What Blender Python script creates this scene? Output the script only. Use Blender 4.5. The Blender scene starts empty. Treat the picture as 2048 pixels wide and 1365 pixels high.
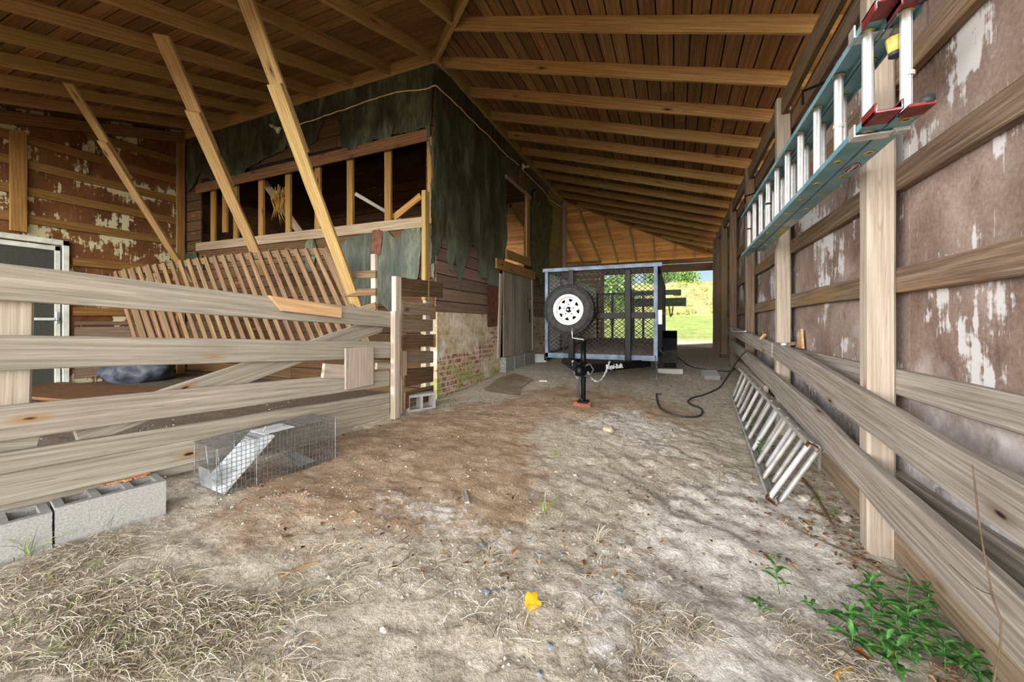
import bpy, bmesh, math, random
import numpy as np
from mathutils import Vector, Matrix, noise
R = random.Random(7)
C = bpy.context.scene.collection
PI = math.pi
# ------------------------------------------------------------------ camera facts
FPX, CX, HOR, CAMZ, YAW = 780.0, 1024.0, 648.0, 1.28, math.radians(22.68)
SY, CY = math.sin(YAW), math.cos(YAW)
def ray(px, py):
    u = (px - CX) / FPX; v = (HOR - py) / FPX
    return Vector((-SY + CY * u, CY + SY * u, v))
def PX(px, py, X): d = ray(px, py); t = X / d.x; return Vector((0, 0, CAMZ)) + d * t
def PY(px, py, Y): d = ray(px, py); t = Y / d.y; return Vector((0, 0, CAMZ)) + d * t
def PZ(px, py, Z): d = ray(px, py); t = (Z - CAMZ) / d.z; return Vector((0, 0, CAMZ)) + d * t
# ------------------------------------------------------------------ ground height
GP = np.array([(1.1,0,-.12),(1.1,1.2,-.1),(1.1,2.2,-.08),(1.1,2.75,0),(1.1,3.5,.05),(.9,5,.14),(.9,6.5,.22),(1.1,8.5,.42),(1,10,.52),(1,12,.58),(1,15,.62),
 (0,0,.0),(-.5,1.5,.1),(-.3,3,.14),(-1,4.45,.30),(-.2,5,.25),(0,7.8,.43),(-1.8,7.8,.45),(-3,4.5,.26),(-3,6.6,.38),(-3,8.9,.42),
 (-2.55,1,.25),(-2.75,3.36,.28),(-3,0,.22),(-5,2,.3),(-8.7,2.9,.33),(-5,4.4,.33),(-8.7,4.4,.35),(-9,0,.25),(-9,-2.5,.2),(2.5,-2,-.2),(-2,-2,.05),
 (0,15,.62),(-2.5,15,.62),(-9,15,.6),(-2.9,11,.5),(4,3,0.05),(4,8,.4),(4,15,.62),(-9,9,.45),(-5,8,.4)])
_n = len(GP)
def _k(r2): return np.where(r2 > 1e-12, r2 * np.log(np.maximum(r2, 1e-12)), 0)
_d2 = ((GP[:, None, :2] - GP[None, :, :2]) ** 2).sum(-1)
_A = np.zeros((_n + 3, _n + 3)); _A[:_n, :_n] = _k(_d2) + np.eye(_n) * .05
_A[:_n, _n] = 1; _A[:_n, _n + 1:] = GP[:, :2]; _A[_n, :_n] = 1; _A[_n + 1:, :_n] = GP[:, :2].T
_w = np.linalg.solve(_A, np.concatenate([GP[:, 2], np.zeros(3)]))
def gbase(x, y):
    r2 = (GP[:, 0] - x) ** 2 + (GP[:, 1] - y) ** 2
    return float(_k(r2) @ _w[:_n] + _w[_n] + _w[_n + 1] * x + _w[_n + 2] * y)
def nz(x, y, z=0): return noise.noise(Vector((x, y, z)))
def gz(x, y):
    z = gbase(x, y)
    m = math.exp(-((x - .15) ** 2 / .7 + (y - 3.0) ** 2 / 2.5))
    z += m * (.035 * nz(x * 3, y * 3) + .02 * nz(x * 9, y * 9, 3))
    z += .012 * nz(x * 2.1, y * 2.1, 5) + .008 * nz(x * 8, y * 8, 9)
    return z
def PG(px, py):
    d = ray(px, py); t = .4
    for i in range(600):
        p = Vector((0, 0, CAMZ)) + d * t
        if p.z <= gz(p.x, p.y): return p
        t += .01 + t * .002
    return p
# ------------------------------------------------------------------ tags
def put(o, parent=None):
    C.objects.link(o)
    if parent: o.parent = parent
    return o
def tag(o, label=None, cat=None, group=None, kind=None):
    if label: o['label'] = label
    if cat: o['category'] = cat
    if group: o['group'] = group
    if kind: o['kind'] = kind
    return o
def thing(name, label, cat, loc=(0, 0, 0), group=None):
    o = bpy.data.objects.new(name, None); o.location = loc; o.empty_display_size = .1
    put(o); return tag(o, label, cat, group)
def wl(parent):   # world offset of a parent chain of translation-only empties
    v = Vector((0, 0, 0))
    while parent is not None:
        v += Vector(parent.location); parent = parent.parent
    return v
def meshobj(name, verts, faces, mat, parent=None, smooth=False, M=None, mats=None, fm=None):
    me = bpy.data.meshes.new(name)
    me.from_pydata([tuple(v) for v in verts], [], faces)
    if mats:
        for m in mats: me.materials.append(m)
        if fm: me.polygons.foreach_set('material_index', fm)
    else: me.materials.append(mat)
    if smooth: me.polygons.foreach_set('use_smooth', [True] * len(me.polygons))
    me.update()
    o = bpy.data.objects.new(name, me)
    if M is not None:
        if parent is not None:
            M = Matrix.Translation(-wl(parent)) @ M if isinstance(parent, bpy.types.Object) and parent.type == 'EMPTY' else M
        o.matrix_basis = M
    elif parent is not None:
        if parent.type == 'EMPTY': o.location = -wl(parent)
    return put(o, parent)
class MB:
    """collects shapes in world coordinates for ONE part"""
    def __init__(s): s.v = []; s.f = []; s.m = []
    def add(s, v, f, m=0):
        k = len(s.v); s.v += [Vector(p) for p in v]; s.f += [tuple(i + k for i in q) for q in f]; s.m += [m] * len(f); return s
    def box(s, lo, hi, m=0, M=None):
        x0, y0, z0 = lo; x1, y1, z1 = hi
        v = [Vector(p) for p in [(x0,y0,z0),(x1,y0,z0),(x1,y1,z0),(x0,y1,z0),(x0,y0,z1),(x1,y0,z1),(x1,y1,z1),(x0,y1,z1)]]
        if M is not None: v = [M @ p for p in v]
        return s.add(v, [(0,3,2,1),(4,5,6,7),(0,1,5,4),(1,2,6,5),(2,3,7,6),(3,0,4,7)], m)
    def cbox(s, lo, hi, c=.004, m=0, M=None):
        bm = bmesh.new(); bmesh.ops.create_cube(bm, size=1)
        lo = Vector(lo); hi = Vector(hi)
        for v in bm.verts: v.co = Vector([lo[i] + (v.co[i] + .5) * (hi[i] - lo[i]) for i in range(3)])
        bmesh.ops.bevel(bm, geom=bm.edges[:], offset=c, segments=1, affect='EDGES')
        bm.verts.ensure_lookup_table()
        v = [(M @ w.co) if M is not None else w.co.copy() for w in bm.verts]
        f = [[w.index for w in q.verts] for q in bm.faces]; bm.free()
        return s.add(v, f, m)
    def bar(s, a, b, w, t, up=(0, 0, 1), m=0):
        a = Vector(a); b = Vector(b); x = (b - a); L = x.length
        if L < 1e-6: return s
        x /= L; up = Vector(up); y = up - up.dot(x) * x
        if y.length < 1e-4: y = x.orthogonal()
        y.normalize(); z = x.cross(y)
        v = [];
        for p in (a, b):
            for sy, sz in ((-1,-1),(1,-1),(1,1),(-1,1)): v.append(p + y * (sy * w / 2) + z * (sz * t / 2))
        return s.add(v, [(0,1,2,3),(7,6,5,4),(0,4,5,1),(1,5,6,2),(2,6,7,3),(3,7,4,0)], m)
    def tube(s, pts, r, n=6, m=0, cap=True):
        pts = [Vector(p) for p in pts]; k = len(pts); rs = r if isinstance(r, (list, tuple)) else [r] * k
        v = []; f = []; ref = None
        for i, p in enumerate(pts):
            d = (pts[min(i + 1, k - 1)] - pts[max(i - 1, 0)]).normalized()
            if ref is None: ref = d.orthogonal().normalized()
            ref = (ref - ref.dot(d) * d);  ref = ref.normalized() if ref.length > 1e-6 else d.orthogonal().normalized()
            q = d.cross(ref)
            for j in range(n):
                a = 2 * PI * j / n; v.append(p + (ref * math.cos(a) + q * math.sin(a)) * rs[i])
        for i in range(k - 1):
            for j in range(n):
                a = i * n + j; b = i * n + (j + 1) % n; f.append((a, b, b + n, a + n))
        if cap: f.append(tuple(range(n))[::-1]); f.append(tuple((k - 1) * n + j for j in range(n)))
        return s.add(v, f, m)
    def lathe(s, prof, n=32, M=None, m=0):
        """prof = (radius, axial) closed or open polyline, axis = local Z"""
        v = []; f = []; k = len(prof)
        for i in range(n):
            a = 2 * PI * i / n
            for r, h in prof:
                p = Vector((r * math.cos(a), r * math.sin(a), h)); v.append(M @ p if M is not None else p)
        for i in range(n):
            for j in range(k - 1):
                a = i * k + j; b = ((i + 1) % n) * k + j; f.append((a, b, b + 1, a + 1))
        return s.add(v, f, m)
    def build(s, name, mat, parent=None, smooth=False, mats=None):
        return meshobj(name, s.v, s.f, mat, parent, smooth, mats=mats, fm=s.m if mats else None) if s.v else None
def finish(o, origin=None):
    """moves a top-level mesh's origin onto itself"""
    me = o.data; n = len(me.vertices); a = np.empty(n * 3); me.vertices.foreach_get('co', a); a = a.reshape(-1, 3)
    c = Vector(((a[:,0].min()+a[:,0].max())/2, (a[:,1].min()+a[:,1].max())/2, a[:,2].min())) if origin is None else Vector(origin)
    a -= np.array(c); me.vertices.foreach_set('co', a.ravel()); o.location = Vector(o.location) + c; me.update(); return o
def plank(name, a, b, w, t, wdir, mat, parent=None, sag=0, seg=None, jit=.002, taper=None, ends=(0, 0), rot=0, bow=0):
    """a board from a to b (end centres): width w along wdir, thickness t. Local X runs along the grain."""
    a = Vector(a); b = Vector(b); x = b - a; L = x.length; x.normalize()
    wd = Vector(wdir); y = (wd - wd.dot(x) * x).normalized(); z = x.cross(y)
    if rot: q = Matrix.Rotation(rot, 3, x); y = q @ y; z = q @ z
    seg = seg or max(2, min(24, int(L / .18)))
    c = min(w, t) * .12; rr = R.random() * 90
    sec = [(-w/2, -t/2+c), (-w/2, t/2-c), (-w/2+c, t/2), (w/2-c, t/2), (w/2, t/2-c), (w/2, -t/2+c), (w/2-c, -t/2), (-w/2+c, -t/2)]
    v = []; f = []
    for i in range(seg + 1):
        s = i / seg; X = (s - .5) * L
        k = 1 if taper is None else taper[0] + (taper[1] - taper[0]) * s
        off = sag * (4 * s * (1 - s)) + jit * 2.0 * nz(X * 1.3 + rr, 1)
        bz = bow * (4 * s * (1 - s)) + jit * nz(X * 1.1 + rr, 7)
        for (p, q) in sec:
            e = (ends[0] if i == 0 else ends[1] if i == seg else 0) * p / w
            jj = jit * nz(X * 5 + rr, p * 40, q * 30)
            v.append((X + e, p * k + off + jj, q + bz + jj * .5))
    for i in range(seg):
        for j in range(8):
            A = i * 8 + j; B = i * 8 + (j + 1) % 8; f.append((A, A + 8, B + 8, B))
    f.append(tuple(range(8))); f.append(tuple(seg * 8 + j for j in range(8))[::-1])
    M = Matrix.Translation((a + b) / 2) @ Matrix((x, y, z)).transposed().to_4x4()
    return meshobj(name, v, f, mat, parent, M=M)
def poly(name, pts, nrm, t, mat, parent=None, jag=.0, step=.05, wr=0, inner=.12):
    """a thin sheet with a ragged outline: pts (3-D, in a plane), thickness t along nrm, wrinkled by wr"""
    nrm = Vector(nrm).normalized(); P = []
    n = len(pts)
    for i in range(n):
        a = Vector(pts[i]); b = Vector(pts[(i + 1) % n]); k = max(1, int((b - a).length / step)); d = (b - a)
        sd = d.cross(nrm).normalized() if d.length > 1e-6 else Vector((0, 0, 0))
        for j in range(k):
            p = a + d * (j / k)
            q = p + sd * jag * nz(p.x * 23 + p.y * 17, p.z * 29, i * .3) * 2 if j else p
            P.append(q)
    ax = 0 if abs(nrm.x) > .7 else 1
    from mathutils.geometry import delaunay_2d_cdt
    U = [Vector((p.y if ax == 0 else p.x, p.z)) if abs(nrm.z) < .7 else Vector((p.x, p.y)) for p in P]
    lo = (min(u.x for u in U), min(u.y for u in U)); hi = (max(u.x for u in U), max(u.y for u in U))
    def inside(q):
        c = False; m = len(U)
        for i in range(m):
            a, b = U[i], U[i - 1]
            if (a.y > q.y) != (b.y > q.y) and q.x < (b.x - a.x) * (q.y - a.y) / (b.y - a.y) + a.x: c = not c
        return c
    extra = []; gx = int((hi[0] - lo[0]) / inner); gy = int((hi[1] - lo[1]) / inner)
    for i in range(gx + 1):
        for j in range(gy + 1):
            q = Vector((lo[0] + (i + .5) * inner, lo[1] + (j + .5) * inner))
            if inside(q): extra.append(q)
    res = delaunay_2d_cdt(U + extra, [], [list(range(len(U)))], 1, 1e-5)
    vv, ff = res[0], res[2]
    base = P[0]
    flat = abs(nrm.z) >= .7
    out = []
    for q in vv:
        w = wr * (nz(q.x * 3.1, q.y * 1.3, 4) + .5 * nz(q.x * 9, q.y * 4, 8))
        if flat: p = Vector((q.x, q.y, base.z))
        elif ax == 0: p = Vector((base.x, q.x, q.y))
        else: p = Vector((q.x, base.y, q.y))
        out.append(p + nrm * w)
    N = len(out); v = out + [p + nrm * t for p in out]; f = []
    cnt = {}
    for q in ff:
        f.append(tuple(q)); f.append(tuple(i + N for i in q)[::-1])
        for i in range(len(q)):
            e = (q[i], q[(i + 1) % len(q)]); cnt[e] = 1
    for (a, b) in cnt:
        if (b, a) not in cnt: f.append((b, a, a + N, b + N))
    return finish(meshobj(name, v, f, mat, None, smooth=False)) if parent is None else meshobj(name, v, f, mat, parent)
# ------------------------------------------------------------------ materials
def srgb(c):
    if isinstance(c, str): c = tuple(int(c[i:i + 2], 16) / 255 for i in (0, 2, 4))
    return tuple((x / 12.92 if x <= .04045 else ((x + .055) / 1.055) ** 2.4) for x in c[:3]) + (1,)
class N:
    def __init__(s, name):
        s.mat = bpy.data.materials.new(name); s.mat.use_nodes = True; s.t = s.mat.node_tree; s.t.nodes.clear()
        s.out = s.t.nodes.new('ShaderNodeOutputMaterial'); s.b = s.t.nodes.new('ShaderNodeBsdfPrincipled')
        s.t.links.new(s.b.outputs[0], s.out.inputs[0]); s.b.inputs['Roughness'].default_value = .8
        s.b.inputs['Specular IOR Level'].default_value = .3
    def n(s, typ, **kw):
        o = s.t.nodes.new('ShaderNode' + typ)
        for k, v in kw.items():
            if k.startswith('i_'): o.inputs[k[2:].replace('_', ' ')].default_value = v
            else: setattr(o, k, v)
        return o
    def l(s, a, b): s.t.links.new(a, b)
    def coord(s, kind='Object', scale=(1, 1, 1), rnd=False, rot=(0, 0, 0), island=False):
        if kind == 'World': src = s.n('NewGeometry').outputs['Position']
        else: src = s.n('TexCoord').outputs[kind]
        m = s.n('Mapping'); s.l(src, m.inputs[0]); m.inputs['Scale'].default_value = scale; m.inputs['Rotation'].default_value = rot
        if rnd or island:
            r = (s.n('NewGeometry').outputs['Random Per Island'] if island else s.n('ObjectInfo').outputs['Random'])
            mu = s.n('Math', operation='MULTIPLY'); s.l(r, mu.inputs[0]); mu.inputs[1].default_value = 37.7
            cb = s.n('CombineXYZ'); s.l(mu.outputs[0], cb.inputs[0]); s.l(mu.outputs[0], cb.inputs[1]); s.l(mu.outputs[0], cb.inputs[2])
            s.l(cb.outputs[0], m.inputs['Location'])
        return m.outputs[0]
    def noise(s, co, sc, det=4, rough=.55, dist=0):
        o = s.n('TexNoise', i_Scale=sc, i_Detail=det, i_Roughness=rough, i_Distortion=dist); s.l(co, o.inputs['Vector']); return o.outputs['Fac']
    def ramp(s, fac, stops, interp='LINEAR'):
        o = s.n('ValToRGB'); s.l(fac, o.inputs[0]); cr = o.color_ramp; cr.interpolation = interp
        while len(cr.elements) < len(stops): cr.elements.new(.5)
        for e, (p, c) in zip(cr.elements, stops):
            e.position = p; e.color = srgb(c) if isinstance(c, str) else (c, c, c, 1)
        return o.outputs[0]
    def mix(s, fac, a, b, mode='MIX'):
        o = s.n('Mix', data_type='RGBA', blend_type=mode)
        for i, v in ((0, fac), (6, a), (7, b)):
            if isinstance(v, (int, float)): o.inputs[i].default_value = v if i == 0 else (v, v, v, 1)
            elif isinstance(v, str): o.inputs[i].default_value = srgb(v)
            elif isinstance(v, tuple): o.inputs[i].default_value = v
            else: s.l(v, o.inputs[i])
        return o.outputs[2]
    def math(s, op, a, b=0.0, c=None):
        o = s.n('Math', operation=op)
        for i, v in ((0, a), (1, b)):
            if isinstance(v, (int, float)): o.inputs[i].default_value = v
            else: s.l(v, o.inputs[i])
        return o.outputs[0]
    def bump(s, h, strength=.3, dist=.01):
        o = s.n('Bump', i_Strength=strength, i_Distance=dist); s.l(h, o.inputs['Height']); s.l(o.outputs[0], s.b.inputs['Normal'])
    def done(s, col, rough=None):
        if isinstance(col, (str, tuple)): s.b.inputs['Base Color'].default_value = srgb(col) if isinstance(col, str) else col
        else: s.l(col, s.b.inputs['Base Color'])
        if rough is not None:
            if isinstance(rough, (int, float)): s.b.inputs['Roughness'].default_value = rough
            else: s.l(rough, s.b.inputs['Roughness'])
        return s.mat
def wood(name, dark, mid, light, var=.25, knots=1, grain=1.0, island=False, axis=0, streak=None, knotcol='4a2410', bump=.5, spr=1.0):
    m = N(name); kw = dict(rnd=not island, island=island)
    def S(l, w): s = [w, w, w]; s[axis] = l; return tuple(s)
    big = m.noise(m.coord(scale=S(.7, 9), **kw), 2.2, 3, .6, .6)
    fine = m.noise(m.coord(scale=S(2.5, 130), **kw), 1.0, 4, .65, .2)
    rings = m.n('TexWave', wave_type='BANDS', bands_direction='DIAGONAL', i_Scale=1.0, i_Distortion=7.0, i_Detail=2.0); rings.inputs['Detail Scale'].default_value = .8
    m.l(m.coord(scale=S(.45, 16), **kw), rings.inputs['Vector'])
    midn = m.noise(m.coord(scale=S(1.3, 42), **kw), 1.0, 4, .6, .4)
    g = m.math('ADD', m.math('MULTIPLY', big, .24), m.math('MULTIPLY', fine, .50 * grain))
    g = m.math('ADD', g, m.math('MULTIPLY', midn, .24))
    g = m.math('ADD', g, m.math('MULTIPLY', rings.outputs['Fac'], .08 * grain))
    col = m.ramp(g, [(max(0, .52 - .19 * spr), dark), (.52, mid), (min(1, .52 + .18 * spr), light)])
    ck = m.noise(m.coord(scale=S(.55, 38), **kw), 1.0, 2, .5, .5)
    ck = m.ramp(m.math('ABSOLUTE', m.math('SUBTRACT', ck, .5)), [(.004, 1.0), (.012, 0.0)])
    col = m.mix(m.math('MULTIPLY', ck, .42), col, m.mix(.6, col, '1a120a'))
    if streak:
        st = m.noise(m.coord(scale=S(.5, 4), **kw), 1.7, 3)
        col = m.mix(m.ramp(st, [(.5, 0.0), (.62, 1.0)]), col, m.mix(.6, col, streak))
    if knots:
        vo = m.n('TexVoronoi', i_Scale=1.0, i_Randomness=1.0); m.l(m.coord(scale=S(2.3, 7.5), **kw), vo.inputs['Vector'])
        kn = m.ramp(vo.outputs['Distance'], [(.09, 1.0), (.22, 0.0)])
        sel = m.n('SeparateColor'); m.l(vo.outputs['Color'], sel.inputs[0])
        kn2 = m.mix(1.0, kn, m.ramp(sel.outputs[0], [(.60, 0.0), (.62, 1.0)]), 'MULTIPLY')
        col = m.mix(m.math('MULTIPLY', kn2, .7), col, knotcol)
        col = m.mix(m.mix(1.0, kn2, m.ramp(vo.outputs['Distance'], [(.05, 1.0), (.08, 0.0)]), 'MULTIPLY'), col, '2a170c')
    r = m.n('NewGeometry').outputs['Random Per Island'] if island else m.n('ObjectInfo').outputs['Random']
    hsv = m.n('HueSaturation'); m.l(col, hsv.inputs['Color'])
    v = m.math('ADD', m.math('MULTIPLY', r, var), 1 - var / 2); m.l(v, hsv.inputs['Value'])
    hh = m.math('ADD', m.math('MULTIPLY', m.math('FRACT', m.math('MULTIPLY', r, 7.3)), .02), .49); m.l(hh, hsv.inputs['Hue'])
    m.bump(g, bump, .004)
    return m.done(hsv.outputs[0], .82)
W = {}
W['rafter'] = wood('rafter wood', '6a5028', '957646', 'b3965f', .22, 1, 1, spr=1.2, knotcol='5e3010')
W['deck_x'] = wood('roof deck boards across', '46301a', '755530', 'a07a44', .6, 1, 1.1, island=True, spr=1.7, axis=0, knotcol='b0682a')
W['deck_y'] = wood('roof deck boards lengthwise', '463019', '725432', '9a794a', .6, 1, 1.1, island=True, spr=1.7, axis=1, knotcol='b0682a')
W['grey'] = wood('weathered fence wood', '5f594c', '8b8477', 'aaa497', .14, 1, 1, spr=1.2, knotcol='8e6a3c')
W['grey2'] = wood('silvery weathered rail wood', '524c45', '7f776e', 'a59f96', .14, 1, 1.25, spr=1.2, knotcol='6a5a48')
W['post'] = wood('pale post wood', '80766a', 'a09486', 'b8ad9e', .12, 1, 1, spr=1.2, knotcol='7a3f20')
W['girt'] = wood('brown girt wood', '42362a', '6b5a4a', '8f7d69', .2, 1, 1.1, streak='86673f', knotcol='8a5a30')
W['brown'] = wood('dark brown barn board', '3a2815', '63482a', '866641', .35, 1, 1, knotcol='2c160a')
W['old'] = wood('old stained plank', '5a4b3b', '877562', 'a8957f', .3, 1, 1, knotcol='33200f')
W['brace'] = wood('yellow brace lumber', '70572f', '90764a', 'aa9062', .16, 1, 1, knotcol='5a3416')
W['slat'] = wood('brown slat wood', '3c2c1d', '5c4832', '7d664b', .3, 1, 1, knotcol='3a2012')
W['fresh'] = wood('light patch wood', '9c7d55', 'bd9c70', 'cfb48c', .1, 1, 1, knotcol='6b3c18')
W['siding_x'] = wood('brown siding boards', '291c0e', '4c3720', '735839', .45, 1, 1, island=True, spr=1.7, axis=0, knotcol='a05a28')
W['siding_y'] = wood('brown siding boards side', '40332a', '6a574a', '92806e', .4, 1, 1, island=True, spr=1.7, axis=1, knotcol='a05a28')
W['siding_pale'] = wood('pale yellow siding boards', '5e5030', '8f7d4c', 'b3a06a', .25, 1, 1, island=True, spr=1.7, axis=1, knotcol='3c2a12')
W['studs'] = wood('old studs', '5e421e', '8d6a38', 'a8854c', .3, 1, 1, knotcol='40200c')
W['doorv'] = wood('grey vertical door boards', '5f574c', '857b6d', 'a39a8b', .3, 1, 1, island=True, spr=1.7, axis=2, streak='4e5a60', knotcol='35302a')
W['dark'] = wood('brown interior boards', '3c2a1a', '62462e', '806042', .5, 1, 1, island=True, spr=1.7, axis=0)  # plain brown boards of the building interior
def sheetwall(name, base, mid, hi, white, wamt, wsc=(1, .45, 1), axis='y', dark='3a221a'):
    m = N(name); s = (1, 1, 1)
    co = m.coord('World'); v = m.coord('World', scale=(7, 7, 1.2))
    a = m.noise(m.coord('World', scale=(1.4, 1.4, 1.1)), 1.3, 5, .6, .4); f = m.noise(co, 45, 4, .7)
    g = m.math('ADD', m.math('MULTIPLY', a, .7), m.math('MULTIPLY', f, .3))
    col = m.ramp(g, [(.33, base), (.5, mid), (.66, hi)])
    drip = m.noise(m.coord('World', scale=(9, 9, .9)), 2.0, 4, .6)
    pat = m.noise(m.coord('World', scale=(1.6, 1.6, 1.8)), 1.15, 3, .5, .2); rough = m.noise(co, 22, 3, .6)
    wv = m.math('ADD', m.math('MULTIPLY', pat, .62), m.math('ADD', m.math('MULTIPLY', drip, .26), m.math('MULTIPLY', rough, .14)))
    wm = m.ramp(wv, [(wamt, 0.0), (wamt + .025, 1.0)])
    dk = m.ramp(m.noise(m.coord('World', scale=(1.9, 1.9, .8), rot=(.3, .2, 0)), 1.6, 4, .6, 1.2), [(.60, 0.0), (.68, 1.0)])
    col = m.mix(m.math('MULTIPLY', dk, .7), col, dark)
    sp = m.ramp(m.noise(m.coord('World', scale=(60, 60, 6)), 1.0, 3, .6), [(.66, 0.0), (.72, 1.0)])
    col = m.mix(m.math('MULTIPLY', sp, .5), col, white)
    col = m.mix(m.math('MULTIPLY', wm, .8), col, white)
    if 'rust' in name:
        sz = m.n('SeparateXYZ'); m.l(m.n('NewGeometry').outputs['Position'], sz.inputs[0])
        lw = m.ramp(m.math('ADD', sz.outputs[2], m.math('MULTIPLY', m.math('SUBTRACT', pat, .5), 2.6)), [(.45, 1.0), (.95, 0.0)])
        col = m.mix(m.math('MULTIPLY', lw, m.ramp(rough, [(.3, .35), (.6, .9)])), col, 'c9c8cc')
    m.bump(g, .3, .004); return m.done(col, .75)
W['rsheet'] = sheetwall('rust brown hardboard with white bloom', '55423a', '85736a', 'ab9d95', 'd4d5d8', .555)
W['lsheet'] = sheetwall('red brown sheathing with pale scraps', '44260f', '5f3a1b', '74502a', 'c2bd98', .54, dark='24150a')
def plain(name, c, c2=None, sc=30, rough=.7, metal=0, bump=.1, det=4):
    m = N(name); co = m.coord('Object'); n = m.noise(co, sc, det, .6)
    col = m.ramp(n, [(.35, c), (.65, c2 or c)]); m.b.inputs['Metallic'].default_value = metal
    if bump: m.bump(n, bump, .004)
    return m.done(col, rough)
def tar(du=.55):
    m = N('black tar paper'); a = m.noise(m.coord('World', scale=(2.4, 2.4, .7)), 1.5, 4, .55, .5); f = m.noise(m.coord('World', scale=(14, 14, 3)), 2, 4, .6)
    g = m.math('ADD', m.math('MULTIPLY', a, .65), m.math('MULTIPLY', f, .35))
    col = m.ramp(g, [(.36, '1c2018'), (.50, '383d2f'), (.62, '5c624c')])
    z = m.n('SeparateXYZ'); m.l(m.n('NewGeometry').outputs['Position'], z.inputs[0])
    low = m.math('MULTIPLY', m.math('SUBTRACT', 2.75, z.outputs[2]), 1.2)
    low = m.n('Clamp'); m.l(m.math('MULTIPLY', m.math('SUBTRACT', 2.9, z.outputs[2]), 1.1), low.inputs[0])
    greytone = m.ramp(m.math('MULTIPLY', low.outputs[0], m.math('ADD', a, .25)), [(.25, 0.0), (.8, 1.0)])
    col = m.mix(m.math('MULTIPLY', greytone, du), col, '6b7673')  # greyer tone growing towards the bottom
    m.bump(g, .6, .03); return m.done(col, .5)
W['tar'] = tar(); W['tarf'] = tar(.18)
W['warp'] = plain('mossy warped sheet', '2b2c1d', '5a5838', 6, .7, 0, .4)
def masonry():
    m = N('stucco and brick footing wall'); m2 = m
    pos = m.n('NewGeometry').outputs['Position']; sp = m.n('SeparateXYZ'); m.l(pos, sp.inputs[0])
    cb = m.n('CombineXYZ'); m.l(sp.outputs[1], cb.inputs[0]); m.l(sp.outputs[2], cb.inputs[1])
    br = m.n('TexBrick'); m.l(cb.outputs[0], br.inputs['Vector'])
    for k, v in (('Scale', 1.0), ('Mortar Size', .011), ('Brick Width', .225), ('Row Height', .077), ('Mortar Smooth', .3), ('Bias', -.1)): br.inputs[k].default_value = v
    br.inputs['Color1'].default_value = srgb('8a4735'); br.inputs['Color2'].default_value = srgb('6e3a32'); br.inputs['Mortar'].default_value = srgb('b4a690')
    co = m.coord('World'); n1 = m.noise(m.coord('World', scale=(1, 1, 1.6)), 2.2, 5, .6, .4); n2 = m.noise(co, 14, 4, .6)
    brc = m.mix(m.ramp(n2, [(.42, 0.0), (.62, 1.0)]), br.outputs[0], 'b5a892')
    st = m.ramp(m.math('ADD', m.math('MULTIPLY', n1, .6), m.math('MULTIPLY', n2, .4)), [(.35, '8d7a5c'), (.5, 'b3a488'), (.63, 'cfc8ba')])
    # stucco keeps to the upper part, the render below has fallen off
    edge = m.math('ADD', sp.outputs[2], m.math('MULTIPLY', m.math('SUBTRACT', n1, .5), .55))
    up = m.ramp(edge, [(.80, 0.0), (.83, 1.0)])
    far = m.ramp(m.math('ADD', m.math('MULTIPLY', sp.outputs[1], .1), m.math('MULTIPLY', m.math('SUBTRACT', n1, .5), .25)), [(.56, 0.0), (.60, 1.0)])
    patch = m.ramp(n1, [(.46, 0.0), (.49, 1.0)])
    msk = m.mix(far, up, m.mix(.75, 0.0, patch, 'MIX'))
    col = m.mix(msk, brc, st)
    wt = m.ramp(m.noise(m.coord('World', scale=(1, 1, .7)), 3.1, 5, .65), [(.58, 0.0), (.66, 1.0)])
    col = m.mix(m.math('MULTIPLY', wt, .7), col, 'cfcfcc')
    lowz = m.ramp(sp.outputs[2], [(.45, 1.0), (.75, 0.0)])
    gr = m.mix(1.0, lowz, m.ramp(m.noise(co, 2.6, 4, .6), [(.42, 0.0), (.56, 1.0)]), 'MULTIPLY')
    gy = m.ramp(m.math('MULTIPLY', sp.outputs[1], .1), [(.63, 1.0), (.68, 0.0)])
    gr = m.mix(1.0, gr, gy, 'MULTIPLY')
    col = m.mix(m.math('MULTIPLY', gr, .7), col, '7d8a3c')
    m.bump(m.math('ADD', n2, m.math('MULTIPLY', br.outputs['Fac'], -.5)), .5, .01); return m.done(col, .9)
W['masonry'] = masonry()
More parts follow.
